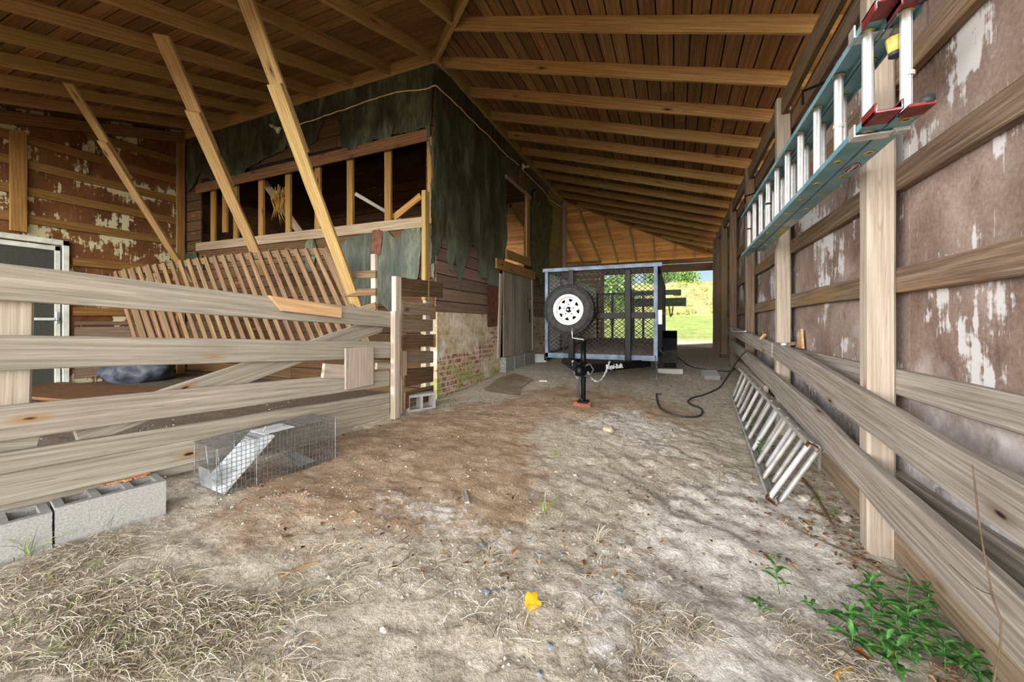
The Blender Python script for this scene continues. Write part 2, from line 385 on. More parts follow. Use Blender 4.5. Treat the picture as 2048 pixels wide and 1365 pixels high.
def groundmat():
    m = N('dusty dirt ground'); co = m.coord('World')
    at = m.n('Attribute', attribute_name='soil'); sp = m.n('SeparateColor'); m.l(at.outputs['Color'], sp.inputs[0])
    n1 = m.noise(co, 5, 6, .65, .3); n2 = m.noise(co, 60, 5, .7); n3 = m.noise(co, 260, 3, .6); n4 = m.noise(co, 17, 5, .6, .5)
    br = m.ramp(m.math('ADD', m.math('MULTIPLY', n1, .6), m.math('MULTIPLY', n2, .4)), [(.33, '7a6550'), (.5, 'a48d74'), (.66, 'c2b09a')])
    wh = m.ramp(m.math('ADD', m.math('MULTIPLY', n4, .5), m.math('MULTIPLY', n2, .5)), [(.36, '989188'), (.5, 'd0ccc6'), (.62, 'ecebe9')])
    tn = m.ramp(m.math('ADD', m.math('MULTIPLY', n4, .45), m.math('MULTIPLY', n2, .55)), [(.35, '867d6e'), (.5, 'b6ad9d'), (.64, 'd4cdc0')])
    w = m.ramp(m.math('ADD', sp.outputs[0], m.math('MULTIPLY', m.math('SUBTRACT', n4, .5), .9)), [(.42, 0.0), (.62, 1.0)])
    t = m.ramp(m.math('ADD', sp.outputs[1], m.math('MULTIPLY', m.math('SUBTRACT', n1, .5), .9)), [(.38, 0.0), (.62, 1.0)])
    col = m.mix(t, br, tn); col = m.mix(m.math('MULTIPLY', w, .8), col, wh)
    mo = m.ramp(m.math('ADD', sp.outputs[2], m.math('MULTIPLY', m.math('SUBTRACT', n4, .5), 1.0)), [(.5, 0.0), (.7, 1.0)])
    col = m.mix(m.math('MULTIPLY', mo, .55), col, '8c8c5c')
    peb = m.n('TexVoronoi', i_Scale=34.0); m.l(co, peb.inputs['Vector'])
    ps = m.n('SeparateColor'); m.l(peb.outputs['Color'], ps.inputs[0])
    pm = m.mix(1.0, m.ramp(peb.outputs['Distance'], [(.16, 1.0), (.24, 0.0)]), m.ramp(ps.outputs[0], [(.8, 0.0), (.82, 1.0)]), 'MULTIPLY')
    col = m.mix(m.math('MULTIPLY', pm, .55), col, m.ramp(ps.outputs[1], [(0, '5d5346'), (1, 'd8d2c6')]))
    spk = m.ramp(n3, [(.30, 1.0), (.38, 0.0)]); col = m.mix(m.math('MULTIPLY', spk, .5), col, '5c4c38')
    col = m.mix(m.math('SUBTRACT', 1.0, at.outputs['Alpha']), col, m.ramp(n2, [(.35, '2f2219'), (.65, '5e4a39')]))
    h = m.math('ADD', m.math('MULTIPLY', n2, .6), m.math('ADD', m.math('MULTIPLY', n3, .25), m.math('MULTIPLY', pm, .3)))
    h = m.math('ADD', h, m.math('MULTIPLY', n4, .8))
    m.bump(h, .75, .02); return m.done(col, .95)
W['ground'] = groundmat()
def lawn():
    m = N('mown hillside grass'); co = m.coord('World'); sp = m.n('SeparateXYZ'); m.l(m.n('NewGeometry').outputs['Position'], sp.inputs[0])
    n1 = m.noise(co, .9, 6, .7); n2 = m.noise(m.coord('World', scale=(1, .35, 1)), 5, 5, .7)
    g = m.math('ADD', m.math('MULTIPLY', n1, .5), m.math('MULTIPLY', n2, .5))
    gr = m.ramp(g, [(.35, '52682b'), (.5, '74833c'), (.64, '909450')])
    bk = m.ramp(g, [(.38, '5f6b34'), (.47, '8c7a5c'), (.56, '7f8f45'), (.66, 'a9a36a')])
    hm = m.ramp(m.math('ADD', m.math('MULTIPLY', sp.outputs[1], .02), m.math('MULTIPLY', m.math('SUBTRACT', n1, .5), .1)), [(.62, 0.0), (.65, 1.0)])
    dirt = m.ramp(m.math('ADD', m.math('MULTIPLY', sp.outputs[1], .05), m.math('MULTIPLY', m.math('SUBTRACT', n1, .5), .15)), [(.80, 1.0), (.86, 0.0)])
    col = m.mix(hm, gr, bk); col = m.mix(dirt, col, 'b09274'); m.bump(n2, .8, .1); return m.done(col, .95)
W['lawn'] = lawn()
W['block'] = plain('grey concrete block', '7d7e7b', '9a9b98', 120, .95, 0, .35)
W['block2'] = plain('pale concrete', 'a3a39c', 'bdbcb2', 60, .92, 0, .4)
W['brick'] = plain('red clay brick', '7a4430', '95624a', 40, .9, 0, .4)
W['galv'] = plain('galvanised steel', 'a9b2ba', 'd2d8dd', 14, .38, .75, .05)
W['bright'] = plain('bright galvanised plate', 'c0c8d0', 'e2e7ec', 14, .45, .25, .05)
W['wire'] = plain('galvanised wire', '74787b', 'a2a7aa', 40, .4, .8, 0)
W['alu'] = plain('dull aluminium', 'b4b5b1', 'd6d6d2', 12, .42, .55, .05)
W['aluw'] = plain('bright ribbed aluminium', 'd0d3d6', 'ebecee', 12, .35, .45, .03)
W['teal'] = plain('teal fibreglass', '64939f', '8ab0b9', 5, .42, 0, .05)
W['red'] = plain('chipped red paint', '6b2222', '8d3a3c', 25, .5, 0, .1)
W['blackm'] = plain('black painted steel', '070708', '111214', 8, .35, .2, .05)
W['blackm'].node_tree.nodes['Principled BSDF'].inputs['Specular IOR Level'].default_value = .12
W['bluem'] = plain('blue grey angle iron', '36424e', '566475', 9, .45, .3, .05)
W['rubber'] = plain('black tyre rubber', '1b1c1d', '303234', 20, .75, 0, .1)
W['white'] = plain('white wheel paint', 'd9d9d9', 'efefef', 6, .4, 0, 0)
W['whited'] = plain('white painted door frame', 'a9aea4', 'c9cdc3', 6, .5, 0, .05)
W['screen'] = plain('grey door screen', '30332f', '43463f', 60, .5, 0, 0)
W['cord'] = plain('cream cable sheath', 'c8a878', 'dcc49a', 10, .6, 0, 0)
W['blackc'] = plain('black rubber cable', '25272a', '3c4045', 10, .5, 0, 0)
W['porc'] = plain('white porcelain', 'd8d8d0', 'e8e8e2', 8, .3, 0, 0)
W['gold'] = plain('brass ring', 'b59a4e', 'dccb8a', 20, .4, .6, 0)
W['yellow'] = plain('yellow sticker', 'b0a12c', 'd6c93e', 20, .5, 0, 0)
W['foam'] = plain('yellow foam', 'b79c4a', 'e0cc7c', 22, .9, 0, .5)
W['pvc'] = plain('white plastic pipe', 'b8baae', 'd4d5ca', 6, .5, 0, 0)
W['straw'] = plain('dry straw', '8a6428', 'c09a50', 3, .9, 0, 0)
W['drygrass'] = None
def isl(name, stops, rough=.85, trans=0):
    m = N(name); col = m.ramp(m.n('NewGeometry').outputs['Random Per Island'], stops); return m.done(col, rough)
W['drygrass'] = isl('mixed dry grass', [(0, '6e5c4c'), (.3, '97866f'), (.6, 'b9ae9c'), (.85, 'd2cbbd'), (1, '85895a')])
W['greengrass'] = isl('green grass blades', [(0, '4f6b2a'), (.5, '74893c'), (1, 'a3ab66')])
W['litter'] = isl('leaf litter', [(0, '4a3626'), (.4, '7c5a40'), (.7, 'a5835f'), (1, 'b9a084')])
W['gravel'] = isl('gravel chips', [(0, '7c7f84'), (.4, '9c978d'), (.7, 'b9b3a7'), (1, '8c7c62')], .9)
def leafm(name, a, b, c):
    m = N(name); n = m.noise(m.coord('Object', rnd=True), 40, 4, .6); col = m.ramp(n, [(.3, a), (.5, b), (.7, c)])
    hs = m.n('HueSaturation'); m.l(col, hs.inputs['Color']); m.l(m.math('ADD', m.math('MULTIPLY', m.n('ObjectInfo').outputs['Random'], .5), .75), hs.inputs['Value']); return m.done(hs.outputs[0], .6)
W['leafo'] = leafm('orange dead leaf', '5e3020', '96593a', 'bb8054')
W['leafb'] = leafm('brown dead leaf', '3f2418', '6d3d26', '8f5a3a')
W['leafy'] = leafm('yellow fallen leaf', '9a4a0a', 'f0a010', 'ffd030')
W['green'] = leafm('fresh green leaf', '2c5428', '467a3a', '74a052')
W['treeleaf'] = isl('tree leaves', [(0, '2c4a24'), (.5, '4c6f35'), (1, '86a052')])
W['bark'] = plain('bark', '4a3c2e', '6d5a46', 12, .9, 0, .4)
W['tarp'] = plain('dark blue grey plastic bundle', '2c3038', '4f5660', 8, .5, 0, .4)
W['card'] = plain('dusty cardboard', 'a59580', 'bcae98', 12, .9, 0, .2)
W['tin'] = plain('rust brown sheet panel', '4a2c20', '6d4636', 12, .8, 0, .2)
W['shed'] = plain('roofing underlay', '1c130c', '2a1d13', 6, .9, 0, 0)
W['olive'] = plain('olive painted steel', '4a5740', '66755a', 12, .6, .1, .1)
W['greytone'] = plain('pale grey panel', '8a8f8c', 'a9aeaa', 4, .7, 0, 0)
W['cementb'] = plain('dirty foundation block', '6e706c', '8d8f8a', 20, .95, 0, .4)
W['glass'] = None
g_ = N('bulb glass'); g_.b.inputs['Transmission Weight'].default_value = .7; g_.b.inputs['Roughness'].default_value = .1; W['glass'] = g_.done('e8e4d0')
# ================================================================== shell
XB, YF, YB, HL, SL = -3.0, 4.5, 11.04, 4.85, .30       # side face, front face, back corner of the inner building, ledger, roof slope
XW, YE, YX = -8.72, .5, 15.04                          # far left wall, front eave, rear eave
def zr(x, y):                                          # underside of the rafters
    d = max(x - XB, YF - y, y - YB, 0); return HL - SL * d
RH = .145
# ---- ground
def soil(x, y):
    n = nz(x * .9, y * .9, 2); n2 = nz(x * 2.6, y * 2.6, 6)
    wht = .75 * math.exp(-((x - .35 - .1 * (y - 2)) ** 2 / .5 + (y - 2.3) ** 2 / 2.2)) + .25 * n + .2 * n2
    wht += .45 * math.exp(-((x + .35) ** 2 / .25 + (y - 4.4) ** 2 / .5)) + .35 * math.exp(-((x + 1.3) ** 2 / .5 + (y - 1.9) ** 2 / .12))
    if x > .85: wht *= .4
    wht += .35 * math.exp(-((x - .4) ** 2 / .9 + (y - 8.5) ** 2 / 2))
    brown = math.exp(-((x + 2.0) ** 2 / .9 + (y - 2.7) ** 2 / 2.4)) + .8 * math.exp(-((x + .8) ** 2 / 1.6 + (y - 4.9) ** 2 / 1.0)) + .5 * math.exp(-((x + 1.2) ** 2 / .3 + (y - 2.1) ** 2 / .2))
    tan = max(0, 1 - brown * 1.1) + .2 * n
    mo = .45 * math.exp(-((x + 1.4) ** 2 / 1.0 + (y - .7) ** 2 / .35)) + .3 * n2 * (y < 1.8) + .35 * math.exp(-((x - .75) ** 2 / .05 + (y - 3.2) ** 2 / .3))
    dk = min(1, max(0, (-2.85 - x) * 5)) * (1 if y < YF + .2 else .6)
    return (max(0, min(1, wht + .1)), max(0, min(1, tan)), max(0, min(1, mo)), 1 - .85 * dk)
def grid(name, xs, ys, zf, mat):
    v = [(x, y, zf(x, y)) for y in ys for x in xs]; nx = len(xs)
    f = [(j * nx + i, j * nx + i + 1, (j + 1) * nx + i + 1, (j + 1) * nx + i) for j in range(len(ys) - 1) for i in range(nx - 1)]
    return meshobj(name, v, f, mat, smooth=True)
def lin(a, b, s): n = max(1, round((b - a) / s)); return [a + (b - a) * i / n for i in range(n)]
xs = lin(-9.6, -3.2, .16) + lin(-3.2, 1.3, .022) + lin(1.3, 4.5, .3) + [4.5]
ys = lin(-3, .2, .16) + lin(.2, 4.6, .022) + lin(4.6, 8, .06) + lin(8, 15.6, .2) + [15.6]
def gfine(x, y):
    z = gz(x, y)
    if -3.3 < x < 1.4 and .1 < y < 8: z += .007 * nz(x * 22, y * 22, 1) + .005 * nz(x * 45, y * 45, 2)
    return z
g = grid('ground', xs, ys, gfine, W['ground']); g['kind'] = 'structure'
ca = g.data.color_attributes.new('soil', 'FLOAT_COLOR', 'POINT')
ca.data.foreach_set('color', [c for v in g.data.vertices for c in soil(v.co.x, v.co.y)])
def hill(x, y):
    t = max(0, y - 15.3)
    z = gbase(min(max(x, -9), 4), 15.2) - .02
    a = max(0, min(1, (y - 15) / 20)); z += 1.55 * a ** 1.2
    b = max(0, min(1, (y - 34) / 10)); b = b * b * (3 - 2 * b); z += b * 3.3 + max(0, y - 44) * .03
    if y > 18: z += .10 * nz(x * .5, y * .5) + (.35 * b) * nz(x * .9, y * .9, 5)
    return z
h = grid('field', lin(-34, 34, .8) + [34], lin(15.2, 62, .5) + [62], hill, W['lawn']); tag(h, kind='structure', label='sunlit grass slope rising behind the shed', cat='field')
# outer yard round the open sides so that daylight bounces in
yard = meshobj('ground', [(-30,-30,-.2),(30,-30,-.2),(30,-2.9,-.25),(-30,-2.9,.1)], [(0,1,2,3)], W['ground']); yard['kind'] = 'structure'
yard2 = meshobj('ground', [(4.4,-3,-.2),(34,-3,-.4),(34,15.3,.4),(4.4,15.3,.5)], [(0,1,2,3)], plain('orange bounce yard', 'a8683c', 'c88a58', 3, .95)); yard2['kind'] = 'structure'  # unseen yard, orange chosen to bounce warm light onto the rafter ends
# ---- roof deck: boards with dark joints, roofing on top
def deck(name, label, fn, n_rows, mat, up=.018):
    mb = MB()
    for i in range(n_rows):
        for (q, segs) in [fn(i)] if fn(i) else []:
            for s in segs: mb.add(*s)
    return mb
def deckstrip(mb, a0, b0, a1, b1, cut=True):
    """a deck board whose lower face runs a0-b0 (one edge) and a1-b1 (other edge); split into random lengths"""
    a0, b0, a1, b1 = map(Vector, (a0, b0, a1, b1)); L = (b0 - a0).length
    t = 0.0; cuts = [0.0]
    while cut and t < 1:
        t += R.uniform(2.2, 4.6) / max(L, .01)
        if t < .95: cuts.append(t)
    cuts.append(1.0); up = Vector((0, 0, .02))
    for s, e in zip(cuts[:-1], cuts[1:]):
        e2 = e - (.003 / max(L, .01) if e < 1 else 0); w = R.uniform(-.002, .004)
        q = [a0.lerp(b0, s), a0.lerp(b0, e2), a1.lerp(b1, e2), a1.lerp(b1, s)]
        q = [p + Vector((0, 0, w)) for p in q]
        mb.add(q + [p + up for p in q], [(3,2,1,0),(4,5,6,7),(0,1,5,4),(1,2,6,5),(2,3,7,6),(3,0,4,7)])
def dz(d): return HL - SL * d + RH
bw, gap = .150, .014
mbR, mbF, mbB = MB(), MB(), MB(); d = -.02
NR = 31
for i in range(NR):
    d0 = i * bw + gap - .02; d1 = (i + 1) * bw - .02
    if d1 > 4.55: break
    z0, z1 = dz(d0), dz(d1)
    deckstrip(mbR, (XB + d0, YF - d0, z0), (XB + d0, YB + d0, z0), (XB + d1, YF - d1, z1), (XB + d1, YB + d1, z1))
    deckstrip(mbF, (XW - .3, YF - d0, z0), (XB + d0, YF - d0, z0), (XW - .3, YF - d1, z1), (XB + d1, YF - d1, z1))
    deckstrip(mbB, (XW - .3, YB + d0, z0), (XB + d0, YB + d0, z0), (XW - .3, YB + d1, z1), (XB + d1, YB + d1, z1))
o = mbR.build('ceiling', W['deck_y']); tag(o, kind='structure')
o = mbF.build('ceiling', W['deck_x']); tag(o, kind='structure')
W['deck_lit'] = wood('brightened rear deck boards', '80502a', 'b8824c', 'd8a870', .5, 1, 1.1, island=True, axis=0, knotcol='5a2c10')  # brighter, yellower deck colour stands in for outside light on the rear slope
o = mbB.build('ceiling', W['deck_lit']); tag(o, kind='structure')
mb = MB(); D = 4.6; e = .03
def slab(p): mb.add([Vector(q) + Vector((0, 0, e)) for q in p] + [Vector(q) + Vector((0, 0, e + .03)) for q in p], [(3,2,1,0),(4,5,6,7),(0,1,5,4),(1,2,6,5),(2,3,7,6),(3,0,4,7)])
slab([(XB,YF,dz(0)),(XB,YB,dz(0)),(XB+D,YB+D,dz(D)),(XB+D,YF-D,dz(D))])
slab([(XW-.4,YF,dz(0)),(XB,YF,dz(0)),(XB+D,YF-D,dz(D)),(XW-.4,YF-D,dz(D))])
slab([(XB,YB,dz(0)),(XW-.4,YB,dz(0)),(XW-.4,YB+D,dz(D)),(XB+D,YB+D,dz(D))])
o = mb.build('roof', W['shed']); tag(o, kind='structure')
# ---- rafters
def rafter(a, b, label, group, mat='rafter', w=.15, t=.045, wd=(0, 0, 1)):
    o = plank('rafter', a, b, w, t, wd, W[mat], jit=.004); tag(o, label, 'rafter', group); return o
ordn = ['first','second','third','fourth','fifth','sixth','seventh','eighth','ninth','tenth','eleventh','twelfth','thirteenth','fourteenth','fifteenth','sixteenth','seventeenth','eighteenth','nineteenth','twentieth','twenty-first','twenty-second','twenty-third']
hh = RH / 2
ysR = [3.13, 3.87] + [4.63 + .745 * i for i in range(13)]
k = 0
for y in ysR:
    x0 = XB + .03 if YF <= y <= YB else XB + (YF - y if y < YF else y - YB) + .05
    x1 = 1.38
    if x1 - x0 < .3: continue
    z = lambda x: HL - SL * (x - XB) + hh
    rafter((x0, y, z(x0)), (x1, y, z(x1)), f'sloping brown rafter over the driveway, {ordn[k]} from the front corner of the roof', 'rafters above the driveway'); k += 1
xsF = [XB - .05 - .71 * i for i in range(8)]
k = 0
for x in xsF:
    rafter((x, YF - .03, HL + hh), (x, YE - .3, HL - SL * (YF - YE + .3) + hh), f'brown rafter running out over the fenced bay, {ordn[k]} from the tar paper corner', 'rafters above the fenced bay'); k += 1
for i in range(5):
    x = XB + .70 + .72 * i; y0 = YF - (x - XB) - .05
    rafter((x, y0, HL - SL * (YF - y0) + hh), (x, YE - .3, HL - SL * (YF - YE + .3) + hh), f'short jack rafter meeting the near hip, {ordn[i]} out from the corner', 'jack rafters on the near hip')
xsB = [XB + .32 + .665 * i for i in range(6)]
for i, x in enumerate(xsB):
    y0 = YB + (x - XB) + .05
    rafter((x, y0, HL - SL * (y0 - YB) + hh), (x, YX + .35, HL - SL * (YX + .35 - YB) + hh), f'sunlit rafter of the far roof slope, {ordn[i]} from the building corner', 'rafters of the far roof slope', 'brace')
for i in range(3):
    x = XB - .35 - .665 * i
    rafter((x, YB + .03, HL + hh), (x, YX + .35, HL - SL * (YX + .35 - YB) + hh), f'far roof rafter seen past the rear corner of the building, {ordn[i]} along', 'rafters of the far roof slope', 'brace')
# hips and ledgers
c0 = Vector((XB, YF, HL + hh)); D = 4.0 + .35
o = plank('hip_rafter', c0, c0 + Vector((D, -D, -SL * D)), .17, .05, (0, 0, 1), W['rafter']); tag(o, 'diagonal hip rafter rising to the tar paper corner overhead', 'rafter')
c1 = Vector((XB, YB, HL + hh))
o = plank('hip_rafter', c1, c1 + Vector((D, D, -SL * D)), .17, .05, (0, 0, 1), W['rafter']); tag(o, 'diagonal hip rafter dividing the driveway roof from the far roof slope', 'rafter')
o = plank('ledger_board', (XB + .025, YF - .05, HL + .055), (XB + .025, YB + .05, HL + .055), .19, .05, (0, 0, 1), W['rafter']); tag(o, 'long ledger board carrying the driveway rafters along the building side', 'beam')
o = plank('ledger_board', (XW, YF - .025, HL + .055), (XB + .05, YF - .025, HL + .055), .19, .05, (0, 0, 1), W['rafter']); tag(o, 'ledger board carrying the bay rafters above the tar paper front', 'beam')
# eave beams
o = plank('eave_beam', (1.04, .2, 3.54), (1.04, 12.5, 3.54), .185, .05, (0, 0, 1), W['girt'], jit=.004); tag(o, 'inner eave beam the driveway rafter ends rest on', 'beam')
o = plank('eave_beam', (1.135, .2, 3.40), (1.135, 12.5, 3.39), .18, .05, (0, 0, 1), W['girt'], jit=.004); tag(o, 'outer eave beam behind the tops of the side wall posts', 'beam')
o = plank('header_beam', (-2.6, YX + .02, 3.5), (1.4, YX + .02, 3.5), .16, .06, (0, 0, 1), W['brown']); tag(o, 'dark header beam over the far opening', 'beam')
o = plank('header_board', (-2.6, YX + .07, 3.27), (1.4, YX + .07, 3.27), .28, .03, (0, 0, 1), W['slat']); tag(o, 'reddish board hanging under the header of the far opening', 'board')
W['bgirt'] = wood('bay wall nailing boards', '4a3315', '715126', '8e6c38', .2, 1, 1, knotcol='2c1a08')
# left wall (x = XW), with door
def hboards(mb, X, y0, y1, z0, z1, h, axis, t=.02, holes=(), jog=.004, gap=.012):
    z = z0; i = 0
    while z < z1 - .01:
        e = min(z + h - gap, z1); segs = [(y0, y1)]
        for (a, b, c, d) in holes:
            if e > c + .01 and z < d - .01:
                ns = []
                for (p, q) in segs:
                    if q <= a or p >= b: ns.append((p, q))
                    else:
                        if p < a: ns.append((p, a))
                        if q > b: ns.append((b, q))
                segs = ns
        for p, q in segs:
            cuts = [p]; c_ = p
            while True:
                c_ += R.uniform(1.4, 3.6)
                if c_ > q - .4: break
                cuts.append(c_)
            cuts.append(q)
            for a, b in zip(cuts[:-1], cuts[1:]):
                j = R.uniform(-jog, jog)
                if axis == 'x': mb.box((X + j, a, z), (X + t + j, b - .004, e))
                else: mb.box((a, X + j, z), (b - .004, X + t + j, e))
        z += h; i += 1
w = MB(); pr = [(-1, 0), (YF + .1, 0), (YF + .1, HL + .16), (YF, HL + .16), (YE - .4, HL - SL * (YF - YE + .4) + .16), (-1, 2.9)]
w.add([(XW, a, b) for a, b in pr] + [(XW - .05, a, b) for a, b in pr], [tuple(range(6)), tuple(range(6, 12))[::-1]] + [(i, i + 6, (i + 1) % 6 + 6, (i + 1) % 6) for i in range(6)])
wl_ = w.build('wall_left', W['lsheet']); tag(wl_, kind='structure')
k = 0
for (z, nm) in ((4.35,'topmost'),(3.98,'second from the top'),(3.62,'third from the top'),(3.22,'fourth from the top'),(2.82,'just above the door'),(2.28,'level with the door head'),(1.5,'lowest')):
    y0 = 2.98 if z < 2.7 else max(-.8, YF - (HL - z) / SL + .3)
    o = plank('wall_girt', (XW + .025, y0, z - .03), (XW + .025, YF - .1, z), .13, .045, (0, 0, 1), W['bgirt'], jit=.004)
    tag(o, f'horizontal nailing board on the red brown back wall, {nm}', 'board', 'nailing boards on the far bay wall')
for (y, z0, z1, w_, lb) in ((YF - .1, .3, 4.8, .13, 'corner stud where the bay wall meets the tar paper front'), (2.42, 2.6, 4.02, .16, 'short upright board on the bay wall above the door')):
    o = plank('wall_stud', (XW + .07, y, z0), (XW + .07, y, z1), w_, .045, (0, 1, 0), W['studs']); tag(o, lb, 'stud')
o = plank('rafter', (XW + .1, YF - .05, HL - .03), (XW + .1, YE, HL - SL * 4 - .03), .17, .05, (0, 0, 1), W['brown']); tag(o, 'dark rafter against the back wall of the fenced bay', 'rafter')
hb = MB(); hboards(hb, XW + .01, 3.0, YF - .15, .42, 1.32, .21, 'x', .025, gap=.03); o = hb.build('wall_cladding', W['siding_y']); tag(o, 'brown horizontal cladding boards low on the bay wall beside the door', 'cladding'); finish(o)
# screen door
d = thing('door_1', None, None, (XW + .03, 2.35, .33)); tag(d, kind='structure')
dy0, dy1, dz0, dz1 = 1.95, 2.93, .33, 2.56
f = MB(); X0 = XW + .0
f.cbox((X0, dy0 - .07, dz0), (X0 + .07, dy0, dz1)); f.cbox((X0, dy1 - .07, dz0), (X0 + .07, dy1, dz1)); f.cbox((X0, dy0 - .07, dz1 - .08), (X0 + .07, dy1, dz1)); f.build('door_frame', W['whited'], d)
f = MB(); a, b = dy0 + .02, dy1 - .09
for (y0, y1, z0, z1) in ((a, a + .06, dz0, dz1 - .1), (b - .06, b, dz0, dz1 - .1), (a, b, dz1 - .17, dz1 - .1), (a, b, dz0, dz0 + .05), (a, b, 1.33, 1.37)): f.cbox((X0 + .02, y0, z0), (X0 + .055, y1, z1))
f.build('sash', W['whited'], d)
f = MB(); f.box((X0 + .03, a + .03, dz0 + .03), (X0 + .036, b - .03, dz1 - .12)); f.build('screen_panel', W['screen'], d)
f = MB(); f.cbox((X0 + .055, b - .05, 1.28), (X0 + .07, b - .02, 1.46)); f.tube([(X0 + .07, b - .035, 1.33), (X0 + .11, b - .035, 1.33), (X0 + .11, b - .12, 1.33)], .008); f.build('door_handle', W['galv'], d)
# ---- front face of the inner building (y = YF)
def fz(px, py): p = PY(px, py, YF); return p
OX0, OX1, OZ0, OZ1 = -8.2, -3.16, 2.75, 3.83
w = MB(); hboards(w, YF, XW, XB, .2, 5.05, .19, 'y', .022, holes=((OX0, OX1, OZ0, OZ1),), jog=.004)
wf = w.build('wall_front', W['siding_x']); tag(wf, kind='structure')
m_ = MB(); m_.box((XW, YF + .03, .2), (XB - .05, YF + .035, 2.6)); m_.box((XW, YF + .03, 3.85), (XB - .05, YF + .035, 5.0)); o = m_.build('wall_front', W['shed']); tag(o, kind='structure')
o = plank('lintel_board', (OX0 - .1, YF - .02, OZ1 - .02), (XB - .12, YF - .02, OZ1 + .04), .17, .03, (0, 0, 1), W['brown']); tag(o, 'rusty brown lintel board over the row of bare studs', 'board')
o = plank('sill_board', (OX0 - .1, YF - .02, OZ0 - .03), (XB - .14, YF - .02, OZ0 - .07), .15, .03, (0, 0, 1), W['old']); tag(o, 'weathered sill board under the row of bare studs', 'board')
studs = [(187/3.593, 'a')]
sx = [(345, 60), (430, 52), (508, 55), (690, 60), (885, 72), (1097, 55), (1330, 55), (1602, 48)]
for i, (cx, wd_) in enumerate([(220, 80)] + sx):
    pt = PY(330 + cx * .2783, 400, YF + .05); hw = wd_ * .2783 / 780 * (.386 * -pt.x + .922 * pt.y) * 1.35
    z1 = OZ1 + .05; z0 = OZ0 - .1
    if i == 2: z0 += .3
    o = plank('wall_stud', (pt.x, YF + .06, z0), (pt.x, YF + .06, z1), min(.12, hw), .045, (1, 0, 0), W['studs'], jit=.004)
    tag(o, f'bare stud in the open strip of the tar papered front, {ordn[i]} from the bay wall', 'stud', 'bare studs in the open strip')
o = plank('corner_stud', (XB - .09, YF - .0, OZ0 - .1), (XB - .09, YF - .0, OZ1 + .0), .07, .05, (1, 0, 0), W['studs'], jit=.006); tag(o, 'split yellow stud beside the tar paper at the building corner', 'stud')
# ---- side face (x = XB)
WY0, WY1, WZ0, WZ1 = PX(1012, 400, XB).y, PX(1051, 400, XB).y, 2.6, 4.15
DY0, DY1, DZ0, DZ1 = PX(998, 600, XB).y, PX(1060, 600, XB).y, .62, 2.42
w = MB(); hboards(w, XB - .022, YF, 9.6, 1.42, 5.0, .185, 'x', .022, holes=((WY0, WY1, WZ0, WZ1), (DY0, DY1, 0, DZ1)), jog=.004)
o = w.build('wall_right', W['siding_y']); tag(o, kind='structure')
w = MB(); hboards(w, XB - .022, 9.6, YB - .1, 1.0, 5.0, .2, 'x', .022, jog=.004); o = w.build('wall_right', W['siding_pale']); tag(o, kind='structure')
w = MB()
for (a, b, z0, z1) in ((YF, DY0, 0, 1.44), (DY1, YB, 0, 1.44), (DY0, DY1, 0, DZ0)): w.box((XB - .25, a, z0), (XB + .015, b, z1))
o = w.build('foundation_wall', W['masonry']); tag(o, 'brick and stucco footing wall with moss along the building side', 'wall', kind='structure')
w = MB(); w.box((XB - .035, YF, 1.44), (XB - .03, WY0, 5)); w.box((XB - .035, WY1, 2.5), (XB - .03, YB, 5)); w.box((XB - .035, DY1, 1.4), (XB - .03, YB, 2.6)); w.box((XB - .035, WY0, WZ1), (XB - .03, WY1, 5)); o = w.build('wall_right', W['shed']); tag(o, kind='structure')
# building back and inside
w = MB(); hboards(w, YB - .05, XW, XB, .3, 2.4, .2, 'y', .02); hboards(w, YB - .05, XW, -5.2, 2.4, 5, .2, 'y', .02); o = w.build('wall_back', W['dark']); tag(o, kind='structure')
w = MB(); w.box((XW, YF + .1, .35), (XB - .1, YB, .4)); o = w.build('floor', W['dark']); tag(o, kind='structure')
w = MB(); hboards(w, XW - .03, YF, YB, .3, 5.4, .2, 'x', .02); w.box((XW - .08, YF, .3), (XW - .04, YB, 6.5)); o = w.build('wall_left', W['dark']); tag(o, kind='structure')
w = MB()
for i in range(26):
    a = YF + i * .14; za = 4.98 + i * .14 * .42; w.box((0, 0, 0), (XB - XW + .1, .134, .02), M=Matrix.Translation((XW, a, za)) @ Matrix.Rotation(math.atan(.42), 4, 'X'))
for i in range(26):
    a = YB - i * .14; za = 4.98 + i * .14 * .42; w.box((0, 0, 0), (XB - XW + .1, .134, .02), M=Matrix.Translation((XW, a, za)) @ Matrix.Rotation(PI - math.atan(.42), 4, 'X') @ Matrix.Translation((0, 0, -.02)))
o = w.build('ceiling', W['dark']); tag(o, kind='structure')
w = MB(); M1_ = Matrix.Translation((XW, YF, 5.03)) @ Matrix.Rotation(math.atan(.42), 4, 'X'); w.box((0, -.1, .0), (XB - XW, 3.75, .02), M=M1_); M1_ = Matrix.Translation((XW, YB, 5.03)) @ Matrix.Rotation(-math.atan(.42), 4, 'X'); w.box((0, -3.75, 0), (XB - XW, .1, .02), M=M1_); o = w.build('roof', W['shed']); tag(o, kind='structure')
w = MB(); w.box((XB - .05, YF, 4.9), (XB - .03, YB, 6.6)); o = w.build('wall_right', W['shed']); tag(o, kind='structure')
for i in range(7):
    x = XW + .6 + i * .82
    o = plank('roof_joist', (x, YF + .1, 4.93), (x, 7.9, 4.93 + 3.4 * .42), .13, .045, (0, 0, 1), W['brown']); tag(o, 'dark roof joist inside the building behind the bare studs', 'joist', 'roof joists inside the building')
for i, z in enumerate((3.0, 3.5, 4.0)):
    o = plank('inner_girt', (XW + .1, 7.4, z), (XB - .2, 7.4, z + .1), .12, .04, (0, 0, 1), W['brown']); tag(o, f'horizontal board of the inner partition seen between the bare studs, {["lowest","middle","upper"][i]}', 'board')
